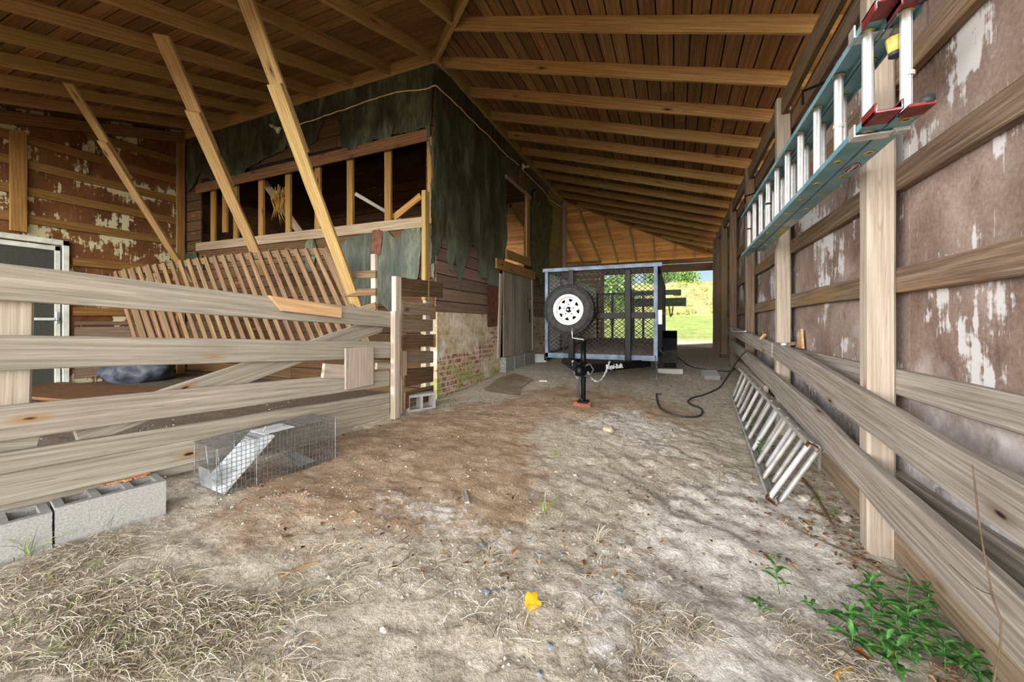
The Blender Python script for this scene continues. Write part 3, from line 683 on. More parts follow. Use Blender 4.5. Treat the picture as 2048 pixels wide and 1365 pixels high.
w = MB(); hboards(w, 7.45, XW, -4.6, .4, 5.3, .2, 'y', .02, gap=.012); o = w.build('wall_inner', W['dark']); tag(o, kind='structure')
# ---- far end
w = MB(); hboards(w, YX - .02, XW - .3, -2.6, .4, 3.7, .2, 'y', .025); o = w.build('wall_back', W['slat']); tag(o, kind='structure')
o = plank('doorway_post', (-2.55, YX, .55), (-2.55, YX, 3.45), .13, .12, (1, 0, 0), W['slat']); tag(o, 'reddish post at the building edge of the far opening', 'post')
# ---- right wall
pz0 = lambda y: gbase(1.04, y) - .02
posts = [.6, 2.74, 4.81, 6.77, 8.6, 10.05, 11.2, 12.2]
side = ['beside the camera', 'nearest broad pale', 'second from the camera', 'third from the camera', 'fourth from the camera', 'fifth from the camera', 'sixth from the camera', 'last before the far opening']
for i, y in enumerate(posts):
    lb = f'side wall post, {side[i]}' if i != 1 else 'broad pale side wall post nearest the hanging ladder shoes'
    if i == 0: lb = 'side wall post outside the front of the driveway'
    o = plank('wall_post', (1.0425, y + .055, pz0(y) - .05), (1.0425, y + .055, 3.63), .125, .11, (1, 0, 0), W['post' if i < 3 else 'girt'], jit=.003); tag(o, lb, 'post', 'posts of the driveway side wall')
o = plank('doorway_post', (1.32, YX, .55), (1.32, YX, 3.6), .14, .14, (1, 0, 0), W['slat']); tag(o, 'reddish post at the field side of the far opening', 'post')
w = MB()
y = .3
while y < 14.9:
    y1 = min(y + 1.22, 14.95); X_ = 1.155 if y < 12.2 else 1.40; w.box((X_, y, gbase(1.1, y) - .02 if y > 3 else -.1), (X_ + .015, y1 - .006, 3.5)); y = y1
o = w.build('wall_right', W['rsheet']); tag(o, kind='structure')
gh = [(2.57 + .065, 'topmost'), (2.01 + .065, 'fourth from the ground'), (1.45 + .065, 'third from the ground'), (.895 + .065, 'second from the ground'), (.36 + .04, 'lowest')]
for z, nm in gh:
    cuts = [.3, 2.8, 4.86, 8.66, 11.25, 12.4]
    for i in range(5):
        a, b = cuts[i], cuts[i + 1]; j = R.uniform(-.008, .008); rise = max(0, gbase(1.1, b) - .2) * .3 if z < .6 else 0
        o = plank('wall_girt', (1.13, a, z + j), (1.13, b - .01, z - j + rise), .135, .05, (0, 0, 1), W['grey2' if z < 1.2 and i < 2 else 'girt'], jit=.004)
        tag(o, f'{nm} girt of the stained side wall, {ordn[i]} length from the front', 'girt', 'girts of the driveway side wall')
o = plank('base_board', (1.1, .3, -.02), (1.12, 3.9, .2), .22, .04, (0, 0, 1), W['old'], jit=.008); tag(o, 'dirt stained base board under the side wall by the nearest post', 'board')
o = plank('base_board', (1.1, 3.92, .14), (1.12, 8.2, .38), .22, .04, (0, 0, 1), W['grey2'], jit=.008); tag(o, 'grey base board behind the ladder on the ground', 'board')
# guard rails on the drive face of the posts (followed from the photo on the plane x = .96)
RX = .955
def rail(pts, label, wv=.15, t=.045):
    P = [(PX(px, (t0 + b0) / 2, RX), abs(PX(px, t0, RX).z - PX(px, b0, RX).z)) for px, t0, b0 in pts]
    v = []; f = []; k = len(P); mid = (P[0][0] + P[-1][0]) / 2; x = (P[-1][0] - P[0][0]).normalized(); z = Vector((-1, 0, 0)); y = z.cross(x)
    M = Matrix.Translation(mid) @ Matrix((x, y, z)).transposed().to_4x4(); Mi = M.inverted()
    # resample
    Q = []
    for i in range(k - 1):
        for s in range(6): Q.append((P[i][0].lerp(P[i + 1][0], s / 6), P[i][1] + (P[i + 1][1] - P[i][1]) * s / 6))
    Q.append(P[-1])
    for c, w_ in Q:
        c = Mi @ c; j = .003 * nz(c.x * 3, 2)
        for (p, q) in ((-w_/2, -t/2), (-w_/2, t/2-.006), (-w_/2+.006, t/2), (w_/2-.006, t/2), (w_/2, t/2-.006), (w_/2, -t/2)): v.append((c.x, c.y + p + j, c.z * 0 + q))
    for i in range(len(Q) - 1):
        for j in range(6): a = i * 6 + j; b = i * 6 + (j + 1) % 6; f.append((a, a + 6, b + 6, b))
    f.append(tuple(range(6))); f.append(tuple((len(Q) - 1) * 6 + j for j in range(6))[::-1])
    return tag(meshobj('guard_rail', v, f, W['grey2'], M=M), label, 'rail')
rail([(1461.5, 652, 668), (1500, 667, 690), (1548, 686, 716)], 'far length of the upper grey guard rail by the side posts')
rail([(1551, 685, 716), (1593, 702, 747), (1687, 757, 823), (1789, 817, 899), (1904, 887, 985), (2048, 965, 1087), (2400, 1150, 1350)], 'near length of the upper grey guard rail crossing the nearest post')
rail([(1461.5, 678, 694), (1539, 738, 775), (1630, 812, 880), (1713, 897, 962), (1788, 963, 1053), (1904, 1063, 1175), (2048, 1193, 1329), (2300, 1400, 1590)], 'long lower guard rail bowing down past the nearest post')
rail([(1461.5, 707, 724), (1500, 742, 765), (1532, 772, 800)], 'short third guard rail low behind the ground ladder')
# ================================================================== tar paper, door, braces, small parts of the building
def cpt(pts, ox, oy, s): return [(ox + x * s, oy + y * s) for x, y in pts]
YP = YF - .03
def fpoly(name, pts, label, cat, mat='tarf', jag=.010, wr=.012, t=.003, Y=YP):
    P = [PY(x, y, Y) for x, y in pts]; o = poly(name, P, (0, -1, 0), t, W[mat], None, jag, .05, wr); return tag(o, label, cat)
def spoly(name, pts, label, cat, mat='tar', jag=.010, wr=.012, t=.003, X=XB + .03):
    P = [PX(x, y, X) for x, y in pts]; o = poly(name, P, (1, 0, 0), t, W[mat], None, jag, .05, wr); return tag(o, label, cat)
c1 = cpt([(1905,345),(1870,340),(1870,270),(1810,290),(1800,330),(1780,310),(1720,305),(1690,320),(1655,262),(1650,240),(1625,330),(1605,385),(1580,380),(1540,360),(1500,358),(1470,405),(1420,395),(1385,405),(1385,425),(1300,440),(1265,425),(1258,255),(1230,205),(1180,195),(1140,210),(1120,260),(1095,330),(1085,372),(1020,400),(1030,500),(1015,400),(900,420),(870,395),(860,430),(800,455),(760,480),(720,490),(660,535),(590,560),(560,600),(500,640),(470,680),(455,640),(420,600),(340,650),(250,600),(210,690),(160,740),(150,600),(158,420),(210,385)], 330, 180, .2783)
up1 = [(353,294),(430,266),(574,217),(700,177),(868,127)]
fpoly('tar_paper', c1 + up1, 'torn black tar paper band hanging above the row of bare studs', 'tar paper')
fpoly('tar_paper', [(868,275)] + cpt([(1885,352),(1900,420),(1915,560),(1925,600),(1905,680),(1912,800),(1920,1000),(1905,1200),(1915,1330)], 330, 180, .2783) + [(868,560)], 'narrow strip of tar paper down the front side of the building corner', 'tar paper', jag=.006)
fpoly('tar_paper', [(682,489),(697,475),(720,470),(742,460),(764,455),(775,461),(786,475),(800,475),(814,447),(841,438),(842,490),(838,545),(833,566),(820,572),(812,590),(800,592),(790,600),(780,625),(765,610),(745,605),(730,650),(708,640),(700,600),(688,540)], 'blue grey tar paper scrap left under the sill near the corner', 'tar paper')
fpoly('tar_paper', cpt([(1000,1165),(1008,1110),(1022,1075),(1045,1045),(1068,1075),(1082,1110),(1088,1165),(1075,1230),(1080,1300),(1010,1300)], 330, 180, .2783), 'flame shaped black tar paper scrap under the sill', 'tar paper')
fpoly('tar_paper', cpt([(135,1290),(130,1175),(180,1180),(230,1160),(235,1230),(250,1200),(262,1175),(272,1240),(275,1290)], 330, 180, .2783), 'dark jagged tar paper scrap at the bay wall end of the sill', 'tar paper')
fpoly('tar_paper', cpt([(1490,1010),(1530,1005),(1558,1010),(1556,1130),(1550,1185),(1490,1190),(1486,1100)], 330, 180, .2783), 'brown bare felt patch on the blue grey tar paper', 'tar paper', 'tin', Y=YP - .012)
s1 = [(870,128),(905,160),(950,210),(1000,268),(1040,318),(1046,335),(1032,338),(1013,350),(1014,430),(1014,480),(1008,515),(1000,545),(998,572)] + cpt([(468,592),(430,588),(388,575),(385,540),(345,530),(332,470),(330,400),(318,345),(290,308),(272,330),(270,390),(245,430),(225,500),(212,560),(204,640),(198,560),(182,490),(172,350),(160,420),(155,495),(140,480),(125,430),(118,380),(130,300),(115,255),(100,250),(85,300),(62,340),(50,368),(32,380),(24,430),(5,440)], 860, 400, .293)
spoly('tar_paper', s1, 'big dark tar paper curtain with ragged tails on the driveway side of the building', 'tar paper', wr=.025)
spoly('tar_paper', [(1064,388),(1075,376),(1090,392),(1104,415),(1105,445),(1098,500),(1096,545),(1092,566),(1085,590),(1078,560),(1068,548),(1063,500)], 'warped mossy sheet hanging past the side window', 'sheet', 'warp', X=XB + .05, wr=.05, t=.006)
spoly('tar_paper', [(1044,336),(1062,352),(1078,372),(1068,378),(1060,392),(1050,380),(1046,360)], 'small torn tar paper piece under the porcelain bulb', 'tar paper', X=XB + .032, wr=.01)
spoly('tin_panel', [(973,572),(998,574),(998,652),(975,655)], 'rust red sheet panel between the boards and the plank door', 'sheet', 'tin', jag=.006, X=XB + .035)
# boards round window and door
def sboard(a, b, w, label, name='board', t=.03, X=XB + .05, mat='old', up=(0, 0, 1), cat='board', ends=(0, 0)):
    o = plank(name, PX(*a, X), PX(*b, X), w, t, up, W[mat], ends=ends); tag(o, label, cat); return o
sboard((992,526.5), (1070,552), .19, 'long yellowish board nailed across the head of the plank door', mat='studs', X=XB + .07)
sboard((1012,508), (1061,526), .17, 'board under the side window sill with a dark flame of tar paper', mat='studs')
sboard((1012,353), (1062,396), .07, 'thin board along the head of the side window', mat='old')
sboard((1040,352), (1062,375), .36, 'brown boards between the side window and the fascia', mat='brown', X=XB + .02)
sboard((1056,392), (1056,520), .2, 'upright jamb post at the far side of the side window', 'jamb_post', mat='studs', up=(0, 1, 0), X=XB + .03, cat='post')
sboard((1002,548), (997,718), .1, 'pale peeling jamb board beside the plank door', 'jamb_board', mat='post', up=(0, 1, 0))
sboard((1064,556), (1066,700), .08, 'grey jamb board at the far side of the plank door', 'jamb_board', mat='grey2', up=(0, 1, 0))
o = plank('corner_post', (XB + .06, YB - .05, .5), (XB + .06, YB - .05, HL), .12, .1, (0, 1, 0), W['old']); tag(o, 'grey rear corner post of the building beside the trailer', 'post')
d = thing('door_2', None, None, (XB + .03, DY0, DZ0)); tag(d, kind='structure')
m = MB(); y = DY0 + .12
while y < DY1 - .03:
    e = min(y + R.uniform(.10, .16), DY1 - .02); m.box((XB + .02, y, DZ0 + .04 + R.uniform(-.02, .02)), (XB + .045, e - .008, DZ1 - .05)); y = e
m.build('door_leaf', W['doorv'], d)
m = MB(); m.cbox((XB + .045, DY1 - .25, 1.75), (XB + .055, DY1 - .08, 1.81)); m.cbox((XB + .045, DY1 - .18, 1.3), (XB + .07, DY1 - .13, 1.6)); m.build('door_hinge', W['blackm'], d)
p = PX(1035, 735, XB + .12)
for i, (a, b) in enumerate(((1003,1020),(1021,1040),(1041,1062))):
    y0 = PX(a, 700, XB + .05).y; y1 = PX(b, 700, XB + .05).y; z0 = gz(XB + .1, y0) - .05
    m = MB(); m.cbox((XB + .02, y0, z0), (XB + .14, y1 - .01, .66)); o = finish(m.build('concrete_block', W['cementb'])); tag(o, f'dirty grey foundation block under the plank door, {["nearest its pale jamb","middle one","under its far half"][i]}', 'block')
# wires and bulbs
def cable(name, pts, r, mat, label, cat='cable', sm=4, ripple=0):
    P = [Vector(q) for q in pts]; Q = []
    for i in range(len(P) - 1):
        p0 = P[max(0, i - 1)]; p1 = P[i]; p2 = P[i + 1]; p3 = P[min(len(P) - 1, i + 2)]
        for s in range(sm):
            t = s / sm; Q.append(.5 * ((2 * p1) + (-p0 + p2) * t + (2 * p0 - 5 * p1 + 4 * p2 - p3) * t * t + (-p0 + 3 * p1 - 3 * p2 + p3) * t ** 3))
    Q.append(P[-1])
    if ripple: Q = [q + Vector((0, 0, ripple * nz(q.x * 6, q.y * 6, 3))) for q in Q]
    m = MB(); m.tube(Q, r, 7); o = m.build(name, W[mat], smooth=True); finish(o); tag(o, label, cat); return o
fw = [PY(x, y, YP - .03) for x, y in [(568,263),(600,250),(650,232),(700,215),(740,201),(780,189),(820,181),(850,177),(866,173)]] + [PX(x, y, XB + .07) for x, y in [(874,174),(895,192),(920,217),(950,246),(985,280),(1015,312),(1038,330)]]
cable('electric_cable', fw, .009, 'cord', 'cream cable looping round the tar paper corner between two bulb sockets', ripple=.02)
cable('electric_cable', [PX(x, y, XB + .08) for x, y in [(1044,338),(1060,355),(1085,380),(1100,398),(1112,408),(1126,415)]], .008, 'cord', 'cream cable running on from the side bulb to the rear corner')
cable('electric_cable', [PX(x, y, XB + .09) for x, y in [(1082,420),(1084,405),(1094,396),(1105,400),(1122,410)]], .01, 'blackc', 'short dark cable arching over the warped sheet')
def bulb(c, ax, label):
    t = thing('bulb_socket', label, 'light bulb', c); c = Vector(c); ax = Vector(ax).normalized(); Mx = Matrix.Translation(c) @ ax.to_track_quat('Z', 'Y').to_matrix().to_4x4()
    m = MB(); m.lathe([(0, 0), (.055, 0), (.06, .02), (.05, .035), (.03, .045), (.028, .08), (0, .08)], 20, Mx); m.build('socket', W['porc'], t, True)
    m = MB(); m.lathe([(.013, .08), (.015, .095), (.03, .12), (.033, .145), (.025, .17), (0, .18)], 18, Mx); m.build('glass_bulb', W['glass'], t, True)
    return t
bulb(PY(560, 262, YP - .02), (-.7, -.5, .5), 'porcelain bulb socket on the tar papered front beside the longest brace')
bulb(PX(1044, 333, XB + .05), (.6, .5, .05), 'porcelain bulb socket on the driveway side under the fascia')
# white pipe, sticks and hanging straw in the opening
m = MB(); a = PY(711, 388, YF - .12); b = PY(790, 434, YF + .5); dr = (b - a).normalized(); m.tube([a, b + dr * .3], .028, 16, cap=False); m.tube([a, b + dr * .3], .02, 16, cap=False); o = finish(m.build('plastic_pipe', W['pvc'], smooth=True)); tag(o, 'white plastic pipe poking out between the bare studs', 'pipe')
o = plank('loose_board', PY(788, 436, YF + .12), PY(842, 392, YF + .12), .1, .03, (0, 0, 1), W['studs']); tag(o, 'short slanting board in the stud opening nearest the corner', 'board')
o = plank('loose_board', PY(530, 365, YF + .35), PY(600, 465, YF + .5), .13, .03, (0, 0, 1), W['old']); tag(o, 'grey slanting plank inside the opening behind the splintered straw', 'board')
m = MB(); c = PY(556, 405, YF + .2)
for i in range(36):
    x = R.uniform(-.16, .16); z = .25 - abs(x) * .4 + R.uniform(-.2, .1); L_ = R.uniform(.15, .5); m.tube([c + Vector((x, R.uniform(-.05, .05), z)), c + Vector((x + R.uniform(-.03, .06), R.uniform(-.06, .06), z - L_ * .5)), c + Vector((x + R.uniform(-.04, .08), R.uniform(-.06, .06), z - L_))], [.008, .007, .001], 4)
o = finish(m.build('straw_tuft', W['straw'])); tag(o, 'tuft of splintered straw hanging between two bare studs', 'straw')
# ---- diagonal braces
def roofhit(px, py):
    d = ray(px, py); Z = (HL - SL * YF - CAMZ - .01) / (d.z - SL * d.y); return Vector((0, 0, CAMZ)) + d * Z
def brace(top, jt, bot, ybot, w, label, over=.45):
    A = roofhit(*top); B = PY(*bot, ybot); x = (B - A); L = x.length; x /= L
    J = A + x * ((Vector(PY(*jt, 1)) - Vector((0, 0, CAMZ))).length * 0 + jt_t(A, B, jt) * L)
    wd = Vector((1, 0, .2)); nr = x.cross(wd - wd.dot(x) * x).normalized()
    if nr.y > 0: nr = -nr
    t = thing('roof_brace', label, 'brace', B)
    plank('upper_board', A, J + x * over * .6, w, .035, wd, W['brace'], t, jit=.003)
    plank('lower_board', J - x * over * .6 + nr * .037, B + x * .35 + nr * .037, w * 1.0, .035, wd, W['brace'], t, jit=.003)
    return t
def jt_t(A, B, jt):
    best = (9e9, .5)
    for i in range(101):
        p = A.lerp(B, i / 100); q = p - Vector((0, 0, CAMZ)); X = CY * q.x + SY * q.y; Z = -SY * q.x + CY * q.y
        sy = HOR - FPX * q.z / Z; e = abs(sy - jt[1])
        if e < best[0]: best = (e, i / 100)
    return best[1]
brace((137,166), (0,318), (366,532), 4.1, .125, 'diagonal prop of two spliced boards closest to the bay wall')
brace((322,68), (0,300), (518,512), 3.95, .165, 'middle diagonal prop of two spliced boards above the slatted panel', .75)
brace((478,-40), (0,240), (712,598), 3.75, .15, 'longest diagonal prop, its foot at the end of the slatted panel', .5)
# ---- slatted panel
SP_A = Vector((-7.6, 3.05, 2.0)); SP_B = PY(668, 503, 3.78); dn = Vector((.74, -.02, -1.24))
t = thing('slatted_panel', 'long brown slatted panel leaning in the bay behind the fence boards', 'panel', (SP_A + SP_B) / 2 + dn)
n = 25
axp = (SP_B - SP_A).normalized(); nn = axp.cross(dn).normalized()
if nn.y > 0: nn = -nn
plank('top_rail', SP_A, SP_B, .10, .03, dn, W['slat'], t, sag=-.06, jit=.003)
plank('bottom_rail', SP_A + dn * .97, SP_B + dn * .97, .1, .03, dn, W['slat'], t, jit=.003)
for i in range(n):
    s = (i + .3) / n; a = SP_A.lerp(SP_B, s) + nn * .03; a += Vector((0, 0, .06 * 4 * s * (1 - s)))
    wd = .062 if i < n - 1 else .1
    if i in (1, 2, 4): wd = .1
    plank('slat', a - dn * .03, a + dn * (1.0 + R.uniform(-.01, .02)), wd, .018, axp, W['slat'], t, seg=4, rot=R.uniform(-.05, .05), jit=.003)
m = MB(); pp = [SP_A + axp * .15 + dn * .35 - nn * .0, SP_A + axp * .8 + dn * .35, SP_A + axp * .8 + dn * .98, SP_A + axp * .15 + dn * .98]
m.add([p - nn * .0 for p in pp] + [p + nn * .012 for p in pp], [(0,1,2,3),(7,6,5,4),(0,4,5,1),(1,5,6,2),(2,6,7,3),(3,7,4,0)]); m.build('plywood_backing', W['tin'], t)
# clutter on the bay floor
p = Vector((-8.1, 3.55, gz(-8.1, 3.55)))
m = MB(); bm = bmesh.new(); bmesh.ops.create_icosphere(bm, subdivisions=4, radius=1)
for v in bm.verts:
    q = v.co; k = 1 + .22 * nz(q.x * 2, q.y * 2, q.z * 2) + .07 * nz(q.x * 7, q.y * 7, q.z * 7); v.co = Vector((q.x * .5 * k, q.y * .42 * k, max(-.2, q.z * .27 * k)))
bm.verts.ensure_lookup_table(); m.add([v.co + p + Vector((0, 0, .18)) for v in bm.verts], [[v.index for v in f.verts] for f in bm.faces]); bm.free()
o = finish(m.build('plastic_bundle', W['tarp'], smooth=True)); tag(o, 'dark crumpled plastic bundle on the bay floor beside the screen door', 'bundle')
o = plank('floor_board', (-8.6, 2.4, .37), (-5.2, 2.9, .36), .9, .04, (0, 1, 0), W['brown'], jit=.004); tag(o, 'wide brown sheet of flooring lying inside the bay below the screen door', 'board')
cable('electric_cable', [(-8.0, 4.3, 1.4)] + [PX(0, 361, -7.5), PX(30, 345, -7.5), PX(52, 338, -7.5)][0:0] + [(-8.0, 4.31, 1.1), (-7.9, 4.32, .8)], .006, 'blackc', 'short dark wire hanging down the front below the sill')
# ================================================================== fence, pallet gate, blocks, trap
FX = -2.76
ft = thing('board_fence', 'long grey board fence closing the bay, boards sagging toward its end post', 'fence', (FX, 2, gz(FX, 2)))
def fboard(pl, pr, ext=.5, X=FX, nm='fence_board', mat='grey', t=.04, sag=0):
    (x0, t0, b0), (x1, t1, b1) = pl, pr
    A0, A1 = PX(x0, t0, X), PX(x0, b0, X); B0, B1 = PX(x1, t1, X), PX(x1, b1, X)
    a = (A0 + A1) / 2; b = (B0 + B1) / 2; wa, wb = abs(A0.z - A1.z), abs(B0.z - B1.z); L = (b - a).length; x = (b - a) / L
    if ext: a2 = a - x * ext; wa += (wa - wb) * ext / L * .3; a = a2
    return plank(nm, a, b, (wa + wb) / 2, t, (0, 0, 1), W[mat], ft, taper=(wa * 2 / (wa + wb), wb * 2 / (wa + wb)), sag=sag, jit=.003)
fboard((0,527,601), (779,624,655), sag=.0)
fboard((0,671,740), (777,684,716))
fboard((0,812,883), (776,742,772))
fboard((0,907,950), (776,787,806))
fboard((0,951,1012), (776,806,836))
o = plank('lower_edge_board', PX(-300, 1060, FX - .03), PX(700, 862, FX - .03), .1, .035, (0, 0, 1), W['grey'], ft)
# diagonal and uprights behind the boards
o = plank('diagonal_board', PX(150, 868, FX - .05), PX(765, 648, FX - .05), .15, .035, (0, 0, 1), W['grey'], ft, ends=(.0, .1))
o = plank('fence_post', PX(18, 600, FX - .09) , PX(10, 1000, FX - .09), .13, .1, (0, 1, 0), W['post'], ft)
o = plank('short_board', PX(-200, 905, FX - .04), PX(72, 888, FX - .04), .09, .03, (0, 0, 1), W['grey'], ft)
o = plank('fence_post', PX(790, 623, FX + .05), PX(790, 837, FX + .05), .085, .06, (0, 1, 0), W['post'], ft, jit=.001)
o = plank('splice_board', PX(550, 607, FX + .04), PX(681, 625.5, FX + .04), .10, .03, (0, 0, 1), W['fresh'], ft, ends=(-.11, 0))
# inner post and loose pieces at its end
o = plank('gate_post', PX(793, 554, FX - .03) , PX(793, 838, FX - .03), .1, .06, (0, 1, 0), W['post'], jit=.001); tag(o, 'taller pale gate post behind the fence end post', 'post')
m = MB()
a = PX(690, 697, FX + .05); b = PX(746, 769, FX + .05)
o = plank('plywood_square', ((a.x), (a.y + b.y) / 2, a.z - .0), (a.x, (a.y + b.y) / 2, b.z), b.y - a.y, .018, (0, 1, 0), W['post'], jit=.001, rot=.0); tag(o, 'square pale plywood piece nailed over two fence boards', 'board')
def fb2(p0, p1, w, X, label, mat='grey', nm='board', up=(0, 0, 1), t=.03):
    o = plank(nm, PX(*p0, X), PX(*p1, X), w, t, up, W[mat]); tag(o, label, 'board'); return o
fb2((646,742), (700,744), .12, FX + .03, 'short grey board stub behind the plywood square', 'post')
fb2((752,733), (779,733), .065, FX + .04, 'small wooden catch block beside the fence end post')
fb2((806,703), (806,752), .1, FX + .0, 'short upright cleat between the gate post and the pallet boards', 'old', up=(0, 1, 0))
# pallet boards between the fence and the building corner
GXY = [(-2.79, 3.45), (-2.95, 4.25)]
gt = thing('pallet_gate', 'pallet board gate with gaps between the fence post and building corner', 'gate', (-2.87, 3.8, gz(-2.87, 3.8)))
def gp(px, py, off=0):
    a = Vector((GXY[0][0] + off, GXY[0][1], 0)); b = Vector((GXY[1][0] + off, GXY[1][1], 0)); d = ray(px, py); e = b - a
    den = d.x * e.y - d.y * e.x; t = (a.x * e.y - a.y * e.x) / den; return Vector((0, 0, CAMZ)) + d * t
def gboard(x0, y0, x1, y1, w0, w1, mat, jit=.006):
    a = gp(x0, (y0 + y0 + w0) / 2, .02); b = gp(x1, (y1 + y1 + w1) / 2, .02); w = abs(gp(x0, y0).z - gp(x0, y0 + w0).z); w2 = abs(gp(x1, y1).z - gp(x1, y1 + w1).z)
    plank('gate_board', a, b, (w + w2) / 2, .025, (0, 0, 1), W[mat], gt, jit=jit, seg=8)
gboard(802,557,902,567,33,30,'slat'); gboard(803,604,864,608,26,23,'old'); gboard(803,637,864,640,27,23,'old'); gboard(804,672,865,670,26,23,'slat'); gboard(806,705,865,702,25,25,'old'); gboard(808,739,865,733,34,31,'slat'); gboard(809,783,865,774,38,24,'slat')
plank('gate_stile', gp(805, 600, -.03), gp(805, 832, -.03), .09, .05, (0, 1, 0), W['old'], gt)
plank('gate_stile', gp(853, 590, -.02), gp(853, 800, -.02), .1, .05, (0, 1, 0), W['post'], gt)
o = plank('corner_upright', PX(851, 383, -2.93), PX(851, 600, -2.93), .1, .06, (0, 1, 0), W['brace'], jit=.001); tag(o, 'tall pale upright board standing against the tar paper corner', 'post')
# little stepped rack behind the fence
def Q(x, y): return PY(x, y, 3.7)
rk = thing('broken_crate', 'upright stake with three short slats standing behind the fence end', 'rack', Q(748, 640))
plank('stake', Q(748, 509), Q(749, 650), .07, .05, (1, 0, 0), W['post'], rk)
for a, b in (((688,552),(757,549)), ((693,587),(757,584)), ((700,628),(757,612))): plank('slat', Q(*a) + Vector((0, -.04, 0)), Q(*b) + Vector((0, -.04, 0)), .085, .02, (0, 0, 1), W['slat'], rk)
# ---- concrete blocks
def cblock(M, label, L=.395, Wd=.2, H=.19, cores=3, mat='block', cat='block'):
    """hollow block, cores open upward along local Z"""
    v = []; bm = bmesh.new(); nx, ny, nzz = 40, 20, 18; holes = []
    e = .032; cw = (L - e * (cores + 1)) / cores
    xs = [-L/2]; 
    for c in range(cores): x = -L/2 + e + c * (cw + e); xs += [x, x + cw]
    xs.append(L/2); ys = [-Wd/2, -Wd/2 + e, Wd/2 - e, Wd/2]
    m = MB(); nzs = 7; c_ = .008
    def P(x, y, z): 
        k = .0011; q = Vector((x, y, z)); s = noise.noise(q * 110 + Vector((L * 9, 0, 0)))
        return q + q.normalized() * k * s * 1.6
    def sub(a, b, step=.012): n = max(1, int(abs(b - a) / step)); return [a + (b - a) * i / n for i in range(n + 1)]
    def face(fn, us, vs):
        vv = [P(*fn(u, w)) for w in vs for u in us]; nu = len(us); m.add(vv, [(j*nu+i, j*nu+i+1, (j+1)*nu+i+1, (j+1)*nu+i) for j in range(len(vs)-1) for i in range(nu-1)])
    for z in (0, H):
        for i in range(len(xs) - 1):
            for j in range(3):
                if j == 1 and i % 2 == 1: continue
                face((lambda u, w, z=z: (u, w, z)), sub(xs[i], xs[i+1]), sub(ys[j], ys[j+1]))
    for y in (-Wd/2, Wd/2): face((lambda u, w, y=y: (u, y, w)), sub(-L/2, L/2), sub(0, H))
    for x in (-L/2, L/2): face((lambda u, w, x=x: (x, u, w)), sub(-Wd/2, Wd/2), sub(0, H))
    for i in range(1, len(xs) - 1, 2):
        for x in (xs[i], xs[i+1]): face((lambda u, w, x=x: (x, u, w)), sub(ys[1], ys[2]), sub(0, H))
        for y in (ys[1], ys[2]): face((lambda u, w, y=y: (u, y, w)), sub(xs[i], xs[i+1]), sub(0, H))
    o = meshobj('concrete_block', m.v, m.f, W[mat], smooth=False)
    b2 = bmesh.new(); b2.from_mesh(o.data); bmesh.ops.remove_doubles(b2, verts=b2.verts, dist=.0008); bmesh.ops.recalc_face_normals(b2, faces=b2.faces); b2.to_mesh(o.data); b2.free()
    o.matrix_basis = M; tag(o, label, cat); return o
bx = -2.62; ang = math.radians(80)
pA = PG(218, 1068)
def bm_(x, y, a, dzz=-.012): return Matrix.Translation((x, y, gz(x, y) + dzz)) @ Matrix.Rotation(a, 4, 'Z')
p0, p1 = PG(110, 1098), PG(332, 1030); dd = (p1 - p0); a_ = math.atan2(dd.y, dd.x); nl = Vector((-math.sin(a_), math.cos(a_), 0)); cen = (p0 + p1) / 2 + nl * .1
M1 = Matrix.Translation((cen.x, cen.y, (p0.z + p1.z) / 2 - .005)) @ Matrix.Rotation(a_, 4, 'Z')
blk1 = cblock(M1, 'whole three hole concrete block under the fence, touching no other on its trap side', L=dd.length)
cen2 = cen - dd.normalized() * (dd.length + .012)
M2 = Matrix.Translation((cen2.x, cen2.y, (p0.z + p1.z) / 2 - .02)) @ Matrix.Rotation(a_ + .03, 4, 'Z')
cblock(M2, 'concrete block under the fence cut by the picture edge', L=.395)
cen3 = PG(845, 822)
cblock(Matrix.Translation((cen3.x - .03, cen3.y + .02, cen3.z - .01)) @ Matrix.Rotation(math.radians(62), 4, 'Z') @ Matrix.Translation((0, .05, .0)) @ Matrix.Rotation(math.radians(90), 4, 'X') @ Matrix.Translation((0, .1, -.06)), 'small hollow block lying on its side by the pallet gate', L=.36, Wd=.2, H=.12, cores=2)
# crumbs of red brick on top of the whole block
mb = MB()
for i in range(40):
    s = R.uniform(-.02, .16); q = cen + dd.normalized() * s + nl * R.uniform(.055, .09); r_ = R.uniform(.006, .014); zz = (p0.z + p1.z) / 2 + .19
    mb.cbox((q.x - r_, q.y - r_, zz - .003), (q.x + r_, q.y + r_, zz + r_ * .6), .003)
o = finish(mb.build('brick_crumbs', plain('crumbled brick', '9a6040', 'b58a66', 60, .9))); tag(o, 'orange brick crumbs on the back edge of the concrete block', 'brick crumbs', kind='stuff')
# things lying by the door
def gbox(px, py, L, Wd, H, ang, label, cat, name, mat, tilt=0, dz=-.01):
    p = PG(px, py); m = MB(); m.cbox((-L/2, -Wd/2, 0), (L/2, Wd/2, H), min(H, Wd) * .06); o = m.build(name, W[mat]); o.location = (p.x, p.y, p.z + dz); o.rotation_euler = (tilt, 0, ang); tag(o, label, cat); return o
gbox(1077, 724, .42, .3, .2, .1, 'grey concrete block on the dirt beside the spare tyre', 'block', 'concrete_block', 'greytone')
gbox(1339, 746, .42, .2, .09, .15, 'pale flat block chocking the trailer wheel', 'block', 'concrete_block', 'block2')
gbox(1420, 757, .25, .2, .12, .25, 'tilted grey block half buried near the side wall', 'block', 'concrete_block', 'block', tilt=.45)
gbox(1163, 812, .2, .1, .065, .35, 'orange clay brick under the trailer jack foot', 'brick', 'brick', 'brick')
gbox(1449, 716, .2, .1, .08, .2, 'short reddish wood stub at the base of the far posts', 'wood block', 'wood_block', 'slat')
